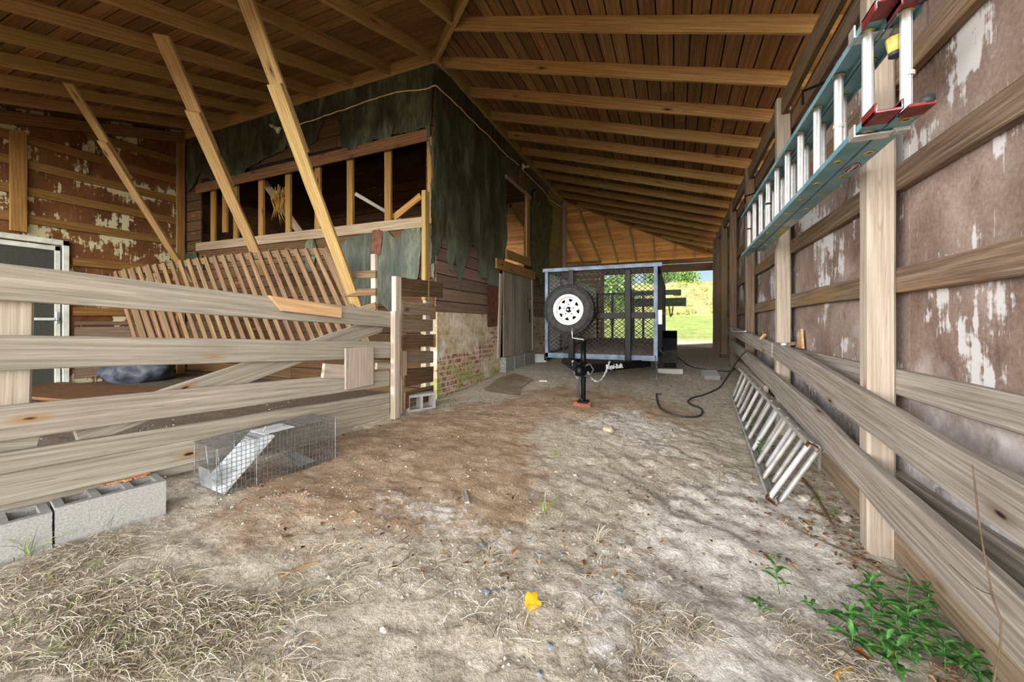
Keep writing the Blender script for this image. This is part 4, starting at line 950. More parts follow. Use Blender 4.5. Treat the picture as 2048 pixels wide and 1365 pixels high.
gbox(1086, 763, .12, .09, .03, .4, 'small pale stone chip on the dirt before the trailer', 'stone', 'stone', 'block2')
gbox(1098, 716, .35, .2, .04, .2, 'white flat fragment lying under the trailer edge', 'fragment', 'flat_fragment', 'block2')
pts = [(965,783),(1000,758),(1030,748),(1068,762),(1045,776),(1037,793),(1000,788)]
P = [PG(*q) + Vector((0, 0, .02)) for q in pts]; zz = sum(p.z for p in P) / len(P)
o = poly('cardboard_sheet', [Vector((p.x, p.y, p.z)) for p in P], (0, 0, 1), .006, W['card'], None, .01, .06, .0)
for v in o.data.vertices:
    wv = o.location + v.co; v.co.z = gz(wv.x, wv.y) + .012 + (.006 if v.co.z > o.data.vertices[0].co.z + .003 else 0) - o.location.z
tag(o, 'dusty flat sheet of board on the dirt before the plank door', 'sheet')
# ---- live trap
def trap():
    pN = PG(433.6, 1003); pR = PG(670.5, 918); ax = (pR - pN); L = .82; ax.z = 0; ax.normalize(); sd = Vector((-ax.y, ax.x, 0)); 
    Wd, H = .27, .30; z0 = min(pN.z, pR.z) + .005; L = (Vector((pR.x, pR.y, 0)) - Vector((pN.x, pN.y, 0))).length
    t = thing('live_trap', 'galvanised wire cage trap lying along the foot of the fence', 'trap', (pN.x, pN.y, z0))
    up = Vector((0, 0, 1)); sl = (pR.z - pN.z) / L; ax3 = Vector((ax.x, ax.y, sl)).normalized()
    def P(l, w, h): return Vector((pN.x, pN.y, pN.z + .006)) + ax3 * l + sd * w + up * h
    m = MB(); r = .0017; st = .0258
    def wire(a, b, rr=r): m.tube([a, b], rr, 4, cap=False)
    nl_, nh, nw = int(L / st), int(H / st), int(Wd / st)
    for i in range(nl_ + 1):
        l = L * i / nl_; fine = i > nl_ * .0
        if l < L * .12 and i % 2: pass
        for (a, b) in (((0, 0), (0, H)), ((Wd, 0), (Wd, H)), ((0, H), (Wd, H)), ((0, 0), (Wd, 0))):
            if a[1] == H and b[1] == H and .36 * L < l < .62 * L: continue
            wire(P(l, a[0], a[1]), P(l, b[0], b[1]))
    for j in range(nh + 1):
        h = H * j / nh
        for w_ in (0, Wd): wire(P(0, w_, h), P(L, w_, h))
        wire(P(L, 0, h), P(L, Wd, h))
    for k in range(nw + 1):
        w_ = Wd * k / nw; wire(P(0, w_, H), P(L, w_, H)); wire(P(0, w_, 0), P(L, w_, 0)); wire(P(L, w_, 0), P(L, w_, H))
    m.build('wire_cage', W['wire'], t)
    m = MB()
    for w_ in (0.002, Wd - .002):
        m.tube([P(0, w_, 0), P(0, w_, H)], .0028, 6); m.tube([P(.22, w_, 0), P(.22, w_, H)], .0035, 6)
    for l in (0, .22, L): m.tube([P(l, 0, H), P(l, Wd, H)], .0035, 6)
    m.tube([P(L, 0, 0), P(L, 0, H)], .003, 6); m.tube([P(.03, .06, H - .02), P(.05, .06, .06)], .004, 6); m.tube([P(.03, .2, H - .02), P(.05, .2, .06)], .004, 6)
    m.build('cage_frame', W['wire'], t)
    a, b, c, d_ = P(.035, .012, .02), P(.035, Wd - .012, .02), P(.33, Wd - .012, H - .012), P(.33, .012, H - .012); n_ = (b - a).cross(d_ - a).normalized() * .004
    m = MB(); nr = 9
    for i in range(nr):   # pressed ribs across the drop door
        s0, s1 = i / nr, (i + 1) / nr; q = lambda s, w_: a.lerp(d_, s).lerp(b.lerp(c, s), w_)
        off = n_ * (1.6 if i % 2 else 0)
        v = [q(s0, 0), q(s0, 1), q(s1, 1), q(s1, 0)]; v = [p + off for p in v]; m.add(v + [p + n_ * .4 for p in v], [(3,2,1,0),(4,5,6,7),(0,1,5,4),(1,2,6,5),(2,3,7,6),(3,0,4,7)])
    m.bar(a, d_, .022, .003, up=n_); m.bar(b, c, .022, .003, up=n_)
    dr = m.build('drop_door', W['bright'], t)
    m = MB(); e0 = P(-.02, .09, .05); m.add([P(.0, .06, .05), P(.0, .19, .05), P(-.015, .19, .17), P(-.015, .06, .17), P(.004, .06, .05), P(.004, .19, .05), P(-.011, .19, .17), P(-.011, .06, .17)], [(0,1,2,3),(7,6,5,4),(0,4,5,1),(1,5,6,2),(2,6,7,3),(3,7,4,0)]); m.build('latch_plate', W['galv'], t)
    m = MB(); m.add([P(.36*L, .03, H + .002), P(.62*L, .03, H + .002), P(.62*L, .2, H + .002), P(.36*L, .2, H + .002), P(.36*L, .03, H + .005), P(.62*L, .03, H + .005), P(.62*L, .2, H + .005), P(.36*L, .2, H + .005)], [(3,2,1,0),(4,5,6,7),(0,1,5,4),(1,2,6,5),(2,3,7,6),(3,0,4,7)]); pl = m.build('label_plate', W['bright'], t)
    m = MB(); m.tube([P(.40*L, .10, H + .006), P(.42*L, .10, H + .035), P(.56*L, .10, H + .035), P(.58*L, .10, H + .006)], .004, 6); m.build('carry_handle', W['wire'], t)
    m = MB(); m.tube([P(.25, .02, H * .62), P(.4, .03, H * .5), P(.68 * L, .03, .05)], .003, 6); m.build('trigger_rod', W['wire'], t)
    m = MB(); q = [P(.66*L, .03, .02), P(.82*L, .03, .02), P(.80*L, .24, .05), P(.68*L, .24, .05)]; m.add(q + [p + up * .003 for p in q], [(3,2,1,0),(4,5,6,7),(0,1,5,4),(1,2,6,5),(2,3,7,6),(3,0,4,7)]); m.build('trigger_pan', W['galv'], t)
trap()
def textmesh(name, tc):
    tmp = bpy.data.objects.new('t', tc); C.objects.link(tmp); bpy.context.view_layer.update()
    me = bpy.data.meshes.new_from_object(tmp.evaluated_get(bpy.context.evaluated_depsgraph_get())); bpy.data.objects.remove(tmp)
    me.name = name; return bpy.data.objects.new(name, me)
# ================================================================== utility trailer
TX0, TX1, TY0, TLen = -1.76, -.215, 5.5, 3.75
def T(x, y, h):
    s = (y - TY0) / TLen; return Vector((x, y, .79 + .12 * s + h * (1 - .07 * s)))
TH = 1.27
tr = thing('utility_trailer', 'black mesh sided utility trailer with a spare wheel on its front, parked in the driveway', 'trailer', ((TX0+TX1)/2, 7.4, gz(-1, 7.4)))
m = MB(); b = lambda a, c, w=.05, t=.05, up=(0,0,1): m.bar(a, c, w, t, up)
# front frame of blue grey angle
b(T(TX0, TY0, .03), T(TX1, TY0, .03), .07, .05); b(T(TX0 - .03, TY0, TH), T(TX1 + .06, TY0, TH), .05, .09)
b(T(TX0 + .02, TY0, 0), T(TX0 + .02, TY0, TH), .045, .05, (1,0,0)); b(T(TX1 - .02, TY0, 0), T(TX1 - .02, TY0, TH), .05, .06, (1,0,0))
m.build('front_frame', W['bluem'], tr)
def xmesh(name, fn, W_, H_, pw, ph, parent, mat='blackm', r=.0048):
    """expanded metal: fn(u, v) -> point; strands zig-zag across"""
    m = MB(); nr = int(H_ / ph); nc = int(W_ / (pw / 2))
    for i in range(nr + 1):
        v = []; 
        for k in range(nc + 1):
            u = k * pw / 2; up = ((k + i) % 2) * ph; vv = min(H_, i * ph + up)
            v.append((u, vv))
        P = []
        for (u, vv) in v:
            p = fn(u, vv); q = fn(u, vv + r * 2); n = fn.n * .003; P += [p - n, p + n, q + n, q - n]
        f = []
        for k in range(len(v) - 1):
            for j in range(4): f.append((k*4+j, k*4+(j+1)%4, k*4+4+(j+1)%4, k*4+4+j))
        m.add(P, f)
    return m.build(name, W[mat], parent)
class F:
    def __init__(s, f, n): s.f = f; s.n = Vector(n)
    def __call__(s, u, v): return s.f(u, v)
xmesh('front_mesh', F(lambda u, v: T(TX0 + .04 + u, TY0 + .02, .06 + v), (0, 1, 0)), TX1 - TX0 - .08, TH - .1, .075, .030, tr)
xmesh('side_mesh', F(lambda u, v: T(TX0 + .02, TY0 + u, .06 + v), (1, 0, 0)), TLen, TH - .1, .075, .030, tr, 'galv')
xmesh('side_mesh', F(lambda u, v: T(TX1 - .02, TY0 + u, .06 + v), (1, 0, 0)), TLen, TH - .1, .075, .030, tr)
xmesh('tailgate_mesh', F(lambda u, v: T(TX0 + .06 + u, TY0 + TLen, .02 + v), (0, 1, 0)), TX1 - TX0 - .1, 1.12, .075, .030, tr)
for X in (TX0, TX1):
    m = MB(); b(T(X, TY0, 0), T(X, TY0 + TLen, 0), .1, .05); b(T(X, TY0, TH), T(X, TY0 + TLen, TH), .05, .05)
    for k in range(5): y = TY0 + TLen * (k + 1) / 5; b(T(X, y, 0), T(X, y, TH), .05, .05, (0, 1, 0))
    b(T(X, TY0, .64), T(X, TY0 + TLen, .64), .05, .03)
    m.build('side_frame', W['blackm'], tr)
m = MB()
for x in (TX0 + .08, TX0 + .42, TX0 + .78, TX0 + 1.1, TX1 - .06): b(T(x, TY0 + TLen, 0), T(x, TY0 + TLen, 1.14), .05, .03, (1,0,0))
b(T(TX0 + .06, TY0 + TLen, 1.14), T(TX1 - .04, TY0 + TLen, 1.14), .05, .03); b(T(TX0 + .06, TY0 + TLen, .02), T(TX1 - .04, TY0 + TLen, .02), .05, .03)
m.build('tailgate_frame', W['blackm'], tr)
m = MB()
for i in range(10):
    x = TX0 + .03 + i * .149; a = T(x + .072, TY0 + .05, .02); c = T(x + .072, TY0 + TLen - .04, .02); m.bar(a, c, .143, .03, (1, 0, 0))
m.build('plank_floor', W['post'], tr)
# uprights and crossbar on the nose
yN = TY0 - .06
def mast(px, top, bot, nm):
    x = PY(px, 600, yN).x; m = MB(); m.cbox((x - .04, yN - .03, PY(px, bot, yN).z), (x + .04, yN + .035, PY(px, top, yN).z), .006); m.build(nm, W['blackm'], tr)
mast(1143, 541, 720, 'front_upright'); mast(1256, 540, 724, 'front_upright')
m = MB(); m.cbox((PY(1143, 632, yN).x, yN + .0, PY(1190, 638, yN).z), (TX1 - .03, yN + .05, PY(1190, 626, yN).z), .005); m.build('cross_bar', W['blackm'], tr)
# tongue
cp = Vector((-.985, 4.36, .775)); m = MB()
m.bar(Vector((TX0 + .22, TY0 + .2, .74)), cp + Vector((-.02, .05, -.01)), .10, .06); m.bar(Vector((TX1 - .12, TY0 + .2, .74)), cp + Vector((.02, .05, -.01)), .10, .06)
tg = m.build('tongue', W['blackm'], tr)
m = MB(); Mx = Matrix.Translation(cp + Vector((0, -.03, -.03)))
m.lathe([(0, .075), (.03, .07), (.05, .045), (.055, 0), (.055, -.045), (.04, -.05), (0, -.05)], 20, Mx); m.cbox((cp.x - .045, cp.y - .02, cp.z - .05), (cp.x + .045, cp.y + .22, cp.z + .05), .01)
m.bar(cp + Vector((.0, .02, .06)), cp + Vector((.0, .2, .09)), .03, .02); m.build('coupler', W['blackm'], tr, True)
# lettering on the tongue
tc = bpy.data.curves.new('lettering', 'FONT'); tc.body = 'Regal-Built.'; tc.size = .082; tc.extrude = .001; tc.align_x = 'CENTER'; tc.align_y = 'CENTER'; tc.offset = .0015; tc.materials.append(W['white'])
rb = Vector((TX1 - .12, TY0 + .2, .74)); ra = cp + Vector((.02, .05, -.01)); dx = (rb - ra).normalized(); nrm = Vector((dx.y, -dx.x, 0)).normalized(); upv = nrm.cross(dx) * -1
if upv.z < 0: upv = -upv
to = textmesh('lettering', tc); pos = ra.lerp(rb, .40) + nrm * .034; zax = dx.cross(upv).normalized()
to.matrix_basis = Matrix.Translation(-wl(tr)) @ Matrix.Translation(pos) @ Matrix((dx, upv, zax)).transposed().to_4x4(); put(to, tr); to['label'] = 'white lettering on the tongue'
# jack
jx, jy = -.975, 4.47; zb = gz(jx, jy) + .07
m = MB(); m.tube([(jx, jy, .66), (jx, jy, 1.08)], .032, 16); m.build('jack_tube', W['blackm'], tr, True)
m = MB(); m.tube([(jx, jy, zb + .01), (jx, jy, .68)], .027, 16); m.tube([(jx, jy, zb + .22), (jx, jy, zb + .27)], .03, 16); m.cbox((jx - .06, jy - .05, zb - .0), (jx + .06, jy + .05, zb + .03), .006); m.build('jack_leg', W['blackm'], tr)
m = MB(); m.tube([(jx, jy, 1.08), (jx, jy, 1.10), (jx - .11, jy - .05, 1.115), (jx - .12, jy - .05, 1.12), (jx - .12, jy - .05, 1.24)], .009, 8); m.build('jack_crank', W['wire'], tr, True)
def chain(pts, name, parent, mat='galv', r=.0045, L=.034):
    m = MB(); P = [Vector(p) for p in pts]; Q = []
    for i in range(len(P) - 1): n = 12; Q += [P[i].lerp(P[i+1], s / n) for s in range(n)]
    Q.append(P[-1]); acc = 0; last = Q[0]; k = 0
    for q in Q[1:]:
        while (q - last).length >= L * .72:
            d = (q - last).normalized(); c = last + d * L * .36; up = d.orthogonal().normalized(); 
            if k % 2: up = d.cross(up)
            ring = [c + d * (math.cos(a) * L * .5) + up * (math.sin(a) * L * .28) for a in [2*PI*j/10 for j in range(11)]]
            m.tube(ring, r, 5, cap=False); last = last + d * L * .72; k += 1
    return m.build(name, W[mat], parent)
def sagpts(a, b, s, n=10): a = Vector(a); b = Vector(b); return [a.lerp(b, i / n) - Vector((0, 0, s * 4 * (i/n) * (1 - i/n))) for i in range(n + 1)]
chain(sagpts(PY(1145, 722, 4.75), PY(1161, 748, 4.42), .12), 'safety_chain', tr)
chain(sagpts(PY(1176, 745, 4.42), PY(1220, 722, 4.8), .17), 'safety_chain', tr)
m = MB(); m.tube([PY(1166, 735, 4.4), PY(1180, 728, 4.4), PY(1187, 740, 4.4), PY(1180, 752, 4.4), PY(1160, 753, 4.38), PY(1156, 775, 4.38), PY(1158, 792, 4.4), PY(1165, 802, 4.42)], .012, 8); m.build('light_cable', W['blackc'], tr, True)
# spare wheel
def wheel(c, rot, parent, hub=True, OD=.69, Wd=.205, name='spare_wheel', label=None):
    Mx = Matrix.Translation(c) @ rot; Ro = OD / 2; Ri = .205
    e = bpy.data.objects.new(name, None); e.location = Vector(c) - wl(parent); put(e, parent)
    if label: e['label'] = label
    m = MB(); h = Wd / 2
    m.lathe([(Ri, h*.75), (Ri + .012, h*.92), (Ri + .05, h*1.02), (Ri + .09, h*.98), (Ro - .03, h*.86), (Ro - .008, h*.72), (Ro - .006, 0), (Ro - .008, -h*.72), (Ro - .03, -h*.86), (Ri + .09, -h*.98), (Ri + .02, -h), (Ri, -h*.75), (Ri, h*.75)], 72, Mx)
    for k in range(60):
        a = 2 * PI * k / 60
        for j, z in enumerate((-.068, -.034, 0, .034, .068)):
            M2 = Mx @ Matrix.Rotation(a + (.05 if j % 2 else 0), 4, 'Z') @ Matrix.Translation((Ro - .004, 0, z)) @ Matrix.Rotation(.35 if j % 2 else -.35, 4, 'X'); m.box((-.006, -.013, -.013), (.006, .013, .013), M=M2)
    m.build('tyre', W['rubber'], e, False)
    # rim
    m = MB(); m.lathe([(Ri + .004, h*.82), (Ri + .004, h*.70), (Ri - .02, h*.62), (Ri - .03, h*.1), (Ri - .03, -h*.7), (Ri + .002, -h*.8)], 64, Mx)
    m.lathe([(Ri + .004, h*.82), (Ri - .006, h*.86), (Ri - .012, h*.62), (Ri - .03, h*.3)], 64, Mx)
    zd = h * .34; n = 64; bands = [(Ri - .03, zd - .02), (.150, zd), (.138, zd + .002), (.122, zd + .004), (.108, zd + .006), (.09, zd + .012), (.065, zd + .016), (.04, zd + .012)]
    def hole(bi, k):
        ph = (k + .5) % 8 - 4; wdt = {1: 2.5, 2: 2.0, 3: 1.2}.get(bi, 0); return abs(ph) < wdt
    for bi in range(len(bands) - 1):
        for k in range(n):
            if bi in (1, 2, 3) and hole(bi, k): continue
            v = []
            for (r_, z_) in (bands[bi], bands[bi + 1]):
                for kk in (k, k + 1): a = 2 * PI * (kk - .0) / n + .2; v.append(Mx @ Vector((r_ * math.cos(a), r_ * math.sin(a), z_)))
            m.add(v, [(0, 1, 3, 2)])
    rim = m.build('rim', W['white'], e, True); s = rim.modifiers.new('s', 'SOLIDIFY'); s.thickness = .004
    m = MB(); m.lathe([(0, zd + .05), (.03, zd + .05), (.036, zd + .03), (.04, zd + .005), (0, zd)], 20, Mx)
    m.build('hub_cap', W['blackm'], e, True)
    for k in range(5):
        a = 2 * PI * k / 5 + .3; m = MB(); m.lathe([(0, zd + .03), (.008, zd + .028), (.011, zd + .01), (.011, zd)], 6, Mx @ Matrix.Translation((.07 * math.cos(a), .07 * math.sin(a), 0))); m.build('lug_nut', W['blackm'], e)
    m = MB(); m.lathe([(Ri - .035, -h*.5), (0, -h*.5)], 32, Mx); m.build('rim_backing', W['blackm'], e)
    return e
wc = PY(1139, 620, 5.28); rotf = Matrix.Rotation(math.radians(90), 4, 'X') @ Matrix.Rotation(0, 4, 'Z')
wheel(wc, rotf, tr, label='spare wheel with a white eight hole rim')
m = MB(); m.cbox((wc.x - .04, wc.y + .0, wc.z - .04), (wc.x + .04, yN, wc.z + .04), .005); m.build('spare_bracket', W['blackm'], tr)
m = MB(); m.bar(wc + Vector((-.05, -.07, .012)), wc + Vector((.05, -.07, .0)), .02, .02); m.tube([wc + Vector((0, -.04, 0)), wc + Vector((0, -.1, 0))], .012, 8); m.build('wing_nut', W['galv'], tr)
for sx, nm in ((1, 'r'), (-1, 'l')):
    X = (TX1 + .13) if sx > 0 else (TX0 - .13); yw = 7.8; zc = gz(X, yw) + .335
    if sx < 0: X = TX0 - .12
    wheel(Vector((X, yw, zc)), Matrix.Rotation(sx * PI / 2, 4, 'Y'), tr, name='road_wheel', OD=.66)
    m = MB(); Mx = Matrix.Translation((X, yw, zc)) @ Matrix.Rotation(PI / 2, 4, 'Y'); n = 18; v = []; f = []
    prof = [(-.44, -.16), (-.44, .05), (-.38, .26), (-.26, .385), (.26, .385), (.38, .26), (.44, .05), (.44, -.16)]
    for (yy, zz) in prof: v += [(X - .12, yw + yy, zc + zz), (X + .12, yw + yy, zc + zz), (X + .12, yw + yy * .98, zc + zz - .012), (X - .12, yw + yy * .98, zc + zz - .012)]
    for i in range(len(prof) - 1):
        for j in range(4): f.append((i*4+j, i*4+(j+1)%4, i*4+4+(j+1)%4, i*4+4+j))
    m.add(v, f); m.build('fender', W['blackm'], tr)
m = MB(); m.tube([(TX0 - .1, 7.8, .75), (TX1 + .1, 7.8, .75)], .03, 10); m.build('axle', W['blackm'], tr)
m = MB(); p = PY(1318, 634, TY0); m.cbox((TX1 + .01, TY0 - .02, p.z - .1), (TX1 + .06, TY0 + .0, p.z + .09), .004); m.build('reflector', plain('pale reflector', 'c9c4a0', 'e6e2c4', 6, .3), tr)
# green steel arm behind the trailer
ga = thing('steel_arm', 'olive green steel arm with a plate and hanging chain behind the trailer', 'machine arm', PY(1350, 600, 10.2))
m = MB(); a = PY(1338, 586, 10.2); m.cbox((a.x - .9, 10.15, a.z - .05), (a.x + .1, 10.25, a.z + .07)); m.cbox((a.x + .1, 10.15, a.z - .07), (a.x + .27, 10.25, a.z + .07)); m.build('beam', W['olive'], ga)
m = MB(); m.cbox((a.x - .9, 10.12, a.z - .33), (a.x + .38, 10.18, a.z - .13)); m.build('plate', W['olive'], ga)
chain(sagpts(PY(1338, 613, 10.2), PY(1346, 613, 10.2), .26), 'chain', ga, 'blackc', .007, .05)
m = MB(); m.cbox((a.x - .95, 10.1, gz(a.x - .9, 10.2)), (a.x - .80, 10.25, a.z + .1)); m.build('support_post', W['olive'], ga)
# ---- cables on the dirt
def G(x, y, dz=.012): p = PG(x, y); p.z += dz; return p
cable('ground_cable', [G(1313,790), G(1315,805), G(1322,820), G(1340,830), G(1365,836), G(1392,836), G(1404,830), G(1402,820), G(1385,813), G(1376,806), G(1385,798), G(1410,791), G(1438,778), G(1448,765)] + [PX(1462,742,.9), PX(1478,718,.93), PX(1492,703,.93)], .012, 'blackc', 'long grey cable curling over the dirt to the side wall rail')
cable('winch_wire', [Vector((-.24, 5.42, .86)), PY(1314, 740, 5.2), PY(1314, 762, 4.9), G(1315, 776, .03)], .006, 'wire', 'thin wire hanging from the trailer corner to the dirt')
cable('ground_cable', [Vector((-.2, 5.6, .95)), PY(1330, 708, 5.9), G(1352, 722, .1), G(1380, 734), G(1410, 741), G(1440, 744), G(1462, 744), G(1470, 738)], .011, 'blackc', 'dark cable from the trailer corner across to the side wall')
gbox(1319, 790, .05, .03, .025, .6, 'small blue black cable plug on the dirt before the trailer', 'plug', 'cable_plug', 'blackc')
cable('wall_cable', [PX(1463,655,.93), PX(1464,662,.92), PX(1470,664,.92), PX(1478,664,.91), PX(1492,663,.92)], .01, 'pvc', 'pale cable draped over the far end of the upper guard rail')
# ================================================================== hanging teal extension ladder
def crail(m, a, b, web, fl, t, webdir, fldir):
    """C section from a to b: web plate width `web` along webdir, flanges `fl` along fldir"""
    a = Vector(a); b = Vector(b); w_ = Vector(webdir); f_ = Vector(fldir)
    m.bar(a, b, web, t, up=w_)
    for s in (-1, 1): m.bar(a + w_ * s * (web / 2 - t / 2) + f_ * fl / 2, b + w_ * s * (web / 2 - t / 2) + f_ * fl / 2, t, fl, up=w_)
lx = .775
lo_n, lo_f = PX(1722, 262, lx), PX(1487, 516, lx); up_f = PX(1487, 440, lx)
zl, zu = (lo_n.z + lo_f.z) / 2, 2.53
yn, yf = 1.98, PX(1490, 500, lx).y
hl = thing('extension_ladder', 'teal fibreglass extension ladder hung sideways along the side wall posts', 'ladder', (lx, (yn + yf) / 2, zl))
dy_ = Vector((0, 1, 0))
zl0, zl1 = PX(1735, 264, lx).z, PX(1487, 516, lx).z
zu0, zu1 = PX(1735, 62, lx).z, PX(1487, 437, lx).z
def LZ(y, top): s = (y - 2.17) / (yf - 2.17); return (zu0 + (zu1 - zu0) * s) if top else (zl0 + (zl1 - zl0) * s)
for (x, ya, yb, nm) in ((lx, yn, yf, 'front'), (lx + .095, yn + .08, yf - .3, 'back')):
    for top in (0, 1):
        m = MB(); f = 1 if not top else -1
        crail(m, (x, ya, LZ(ya, top)), (x, yb, LZ(yb, top)), .082, .028, .004, (1, 0, 0), (0, 0, f)); m.build('side_rail', W['teal'], hl)
    y = PX(1735, 300, lx).y + (0 if nm == 'front' else -.08)
    k = 0
    while y < yb - .05:
        m = MB(); prof = []
        a = Vector((x, y, LZ(y, 0) + .0)); b_ = Vector((x, y, LZ(y, 1) - .0)); n = 16; v = []; f = []
        for P_ in (a, b_):
            for j in range(n):
                an = 2 * PI * j / n; r = .0185 if j % 2 else .0165; v.append(P_ + Vector((math.cos(an) * r * 1.05, math.sin(an) * r, 0)))
        for j in range(n): f.append((j, (j+1) % n, n + (j+1) % n, n + j))
        m.add(v, f); m.build('rung', W['aluw'], hl)
        for top in (0, 1):
            m = MB(); zz = LZ(y, top); s = -1 if top else 1; Mx = Matrix.Translation((x, y, zz))
            m.lathe([(.018, s * .004), (.026, s * .004), (.026, s * .008), (.018, s * .010)], 18, Mx); m.lathe([(.010, -s * .003), (.022, -s * .003), (.022, -s * .006), (.010, -s * .006)], 18, Mx); m.build('rung_collar', W['gold'], hl)
        y += .327; k += 1
# shoes, brackets, stickers
for top in (0, 1):
    z = LZ(1.95, top); s = -1 if top else 1
    m = MB(); m.cbox((lx - .045, 1.98, z - .006), (lx + .045, 2.10, z + .006), .002); m.cbox((lx - .045, 1.98, z - .006 + (0 if s > 0 else -.03)), (lx - .037, 2.10, z + .006 + (.03 if s > 0 else 0)), .002); m.cbox((lx + .037, 1.98, z - .006 + (0 if s > 0 else -.03)), (lx + .045, 2.10, z + .006 + (.03 if s > 0 else 0)), .002)
    m.build('end_shoe', W['red'], hl)
    m = MB(); m.cbox((lx - .05, 2.16, z - .02), (lx + .09, 2.22, z - .012), .001); m.cbox((lx - .05, 2.16, z - .012), (lx - .043, 2.22, z + .035), .001); m.cbox((lx + .085, 2.16, z - .02), (lx + .14, 2.20, z - .0), .001); m.build('guide_bracket', W['alu'], hl)
    z2 = LZ(2.0, top); m = MB(); m.cbox((lx + .055, 1.97, z2 - .007), (lx + .137, 2.06, z2 + .006), .002); m.build('end_shoe', W['red'], hl)
    m = MB(); m.tube([(lx + .115, 1.99, z2 + .0), (lx + .115, 1.99, z2 + .028 * s)], .024, 18); m.build('rubber_pad', W['blackc'], hl, True)
m = MB(); m.tube([(lx + .095, 2.17, 2.44), (lx + .095, 2.17, 2.50)], [.024, .034], 10); m.build('foam_wrap', W['foam'], hl)
m = MB(); m.tube([(lx + .095, 2.17, 2.425), (lx + .095, 2.17, 2.44)], .024, 16); m.build('tape_band', W['blackc'], hl)
pl = PX(1685, 362, lx + .1); yl = 2.62; zl_ = LZ(yl, 0) - .0035; cxl = lx + .095
m = MB(); Mx = Matrix.Translation((cxl, yl, zl_)) @ Matrix.Diagonal((.5, 1.35, 1, 1))
m.lathe([(0, 0), (.056, 0), (.056, -.0012), (0, -.0012)], 40, Mx); m.build('oval_badge', plain('dark badge', '1c2733', '26323f', 5, .4), hl)
m = MB(); m.lathe([(.046, -.0014), (.051, -.0014), (.051, -.002), (.046, -.002)], 40, Mx); m.build('badge_ring', W['white'], hl)
m = MB(); m.lathe([(0, -.0014), (.044, -.0014), (.044, -.002), (0, -.002)], 40, Mx); m.build('badge_field', plain('brick red field', '6d2a22', '7f372b', 5, .5), hl)
tc = bpy.data.curves.new('badge_lettering', 'FONT'); tc.body = 'WERNER'; tc.size = .026; tc.extrude = .0004; tc.align_x = 'CENTER'; tc.align_y = 'CENTER'; tc.materials.append(W['white'])
to = textmesh('badge_lettering', tc); xa, ya_ = Vector((0, -1, 0)), Vector((-1, 0, 0)); za = xa.cross(ya_)
to.matrix_basis = Matrix.Translation(Vector((cxl, yl, zl_ - .003)) - wl(hl)) @ Matrix((xa, ya_, za)).transposed().to_4x4(); put(to, hl)
yy = 4.0; m = MB(); m.box((lx + .06, yy, LZ(yy, 0) - .0045), (lx + .13, yy + .22, LZ(yy, 0) - .003)); m.build('warning_sticker', W['yellow'], hl)
yy = 3.7; m = MB(); m.box((lx + .06, yy, LZ(yy, 0) - .0045), (lx + .13, yy + .22, LZ(yy, 0) - .003)); m.build('pale_sticker', W['alu'], hl)
for k, (y, x) in enumerate(((2.55, lx), (2.20, lx + .1), (4.8, lx), (4.15, lx))):
    m = MB(); zc = LZ(y, 0) + (.17 if k < 2 else .25)
    for i in range(3): m.lathe([(.022, i * .006), (.0235, i * .006 + .003), (.022, i * .006 + .005)], 14, Matrix.Translation((x, PX(1735, 300, lx).y + .327 * [1, 0, 9, 6][k] - (0 if x == lx else .08), zc)))
    m.build('tie_wire', W['pvc' if k < 2 else 'blackc'], hl)
for i, y in enumerate((2.80, 4.87)):
    m = MB(); m.tube([(.985, y, 2.72), (.93, y, 2.72), (.70, y, 2.66), (.70, y, 2.58)], .008, 8); o = finish(m.build('wall_hook', W['blackm'])); tag(o, f'dark steel hook carrying the teal ladder on the {["nearest broad","second"][i]} post', 'hook')
# ================================================================== aluminium ladder on the ground
B0, B1 = PG(1543, 1015), PG(1463, 792); T0 = PX(1628, 893, .87); T1 = PX(1482, 738, .92)
al = thing('aluminium_ladder', 'grey aluminium extension ladder lying on edge against the lower guard rail', 'ladder', (B0 + B1) / 2)
ax = (B1 - B0).normalized(); L0 = (B1 - B0).length; acr = ((T0 - B0) + (T1 - B1)) / 2; wd = acr.length; B0 = B0 + Vector((0, 0, .03)); B1 = B1 + Vector((0, 0, .03))
T0 = B0 + (T0 - B0); nrm = ax.cross(acr).normalized()
if nrm.x < 0: nrm = -nrm
for j, off in enumerate((0, .075)):
    o_ = nrm * off
    for (a, b_, s) in ((B0, B1, 1), (T0, T1, -1)):
        m = MB(); crail(m, a + o_ + ax * (.0 if j == 0 else .12), b_ + o_, .062, .025, .004, nrm, acr.normalized() * s); m.build('side_rail', W['alu'], al)
    n = 11
    for k in range(n):
        s = (k + .25 + .12 * j) / n; a = B0.lerp(B1, s) + o_; b_ = T0.lerp(T1, s) + o_
        m = MB(); m.tube([a, b_], .0175, 14, cap=False); m.build('rung', W['alu' if (k + j) % 3 else 'aluw'], al, True)
m = MB(); crail(m, B0 - ax * .005, B0 + ax * .04, .068, .03, .006, nrm, acr.normalized()); m.build('end_cap', W['tin'], al)
m = MB(); crail(m, T0 - ax * .005, T0 + ax * .05, .068, .03, .006, nrm, -acr.normalized()); m.build('end_cap', W['tin'], al)
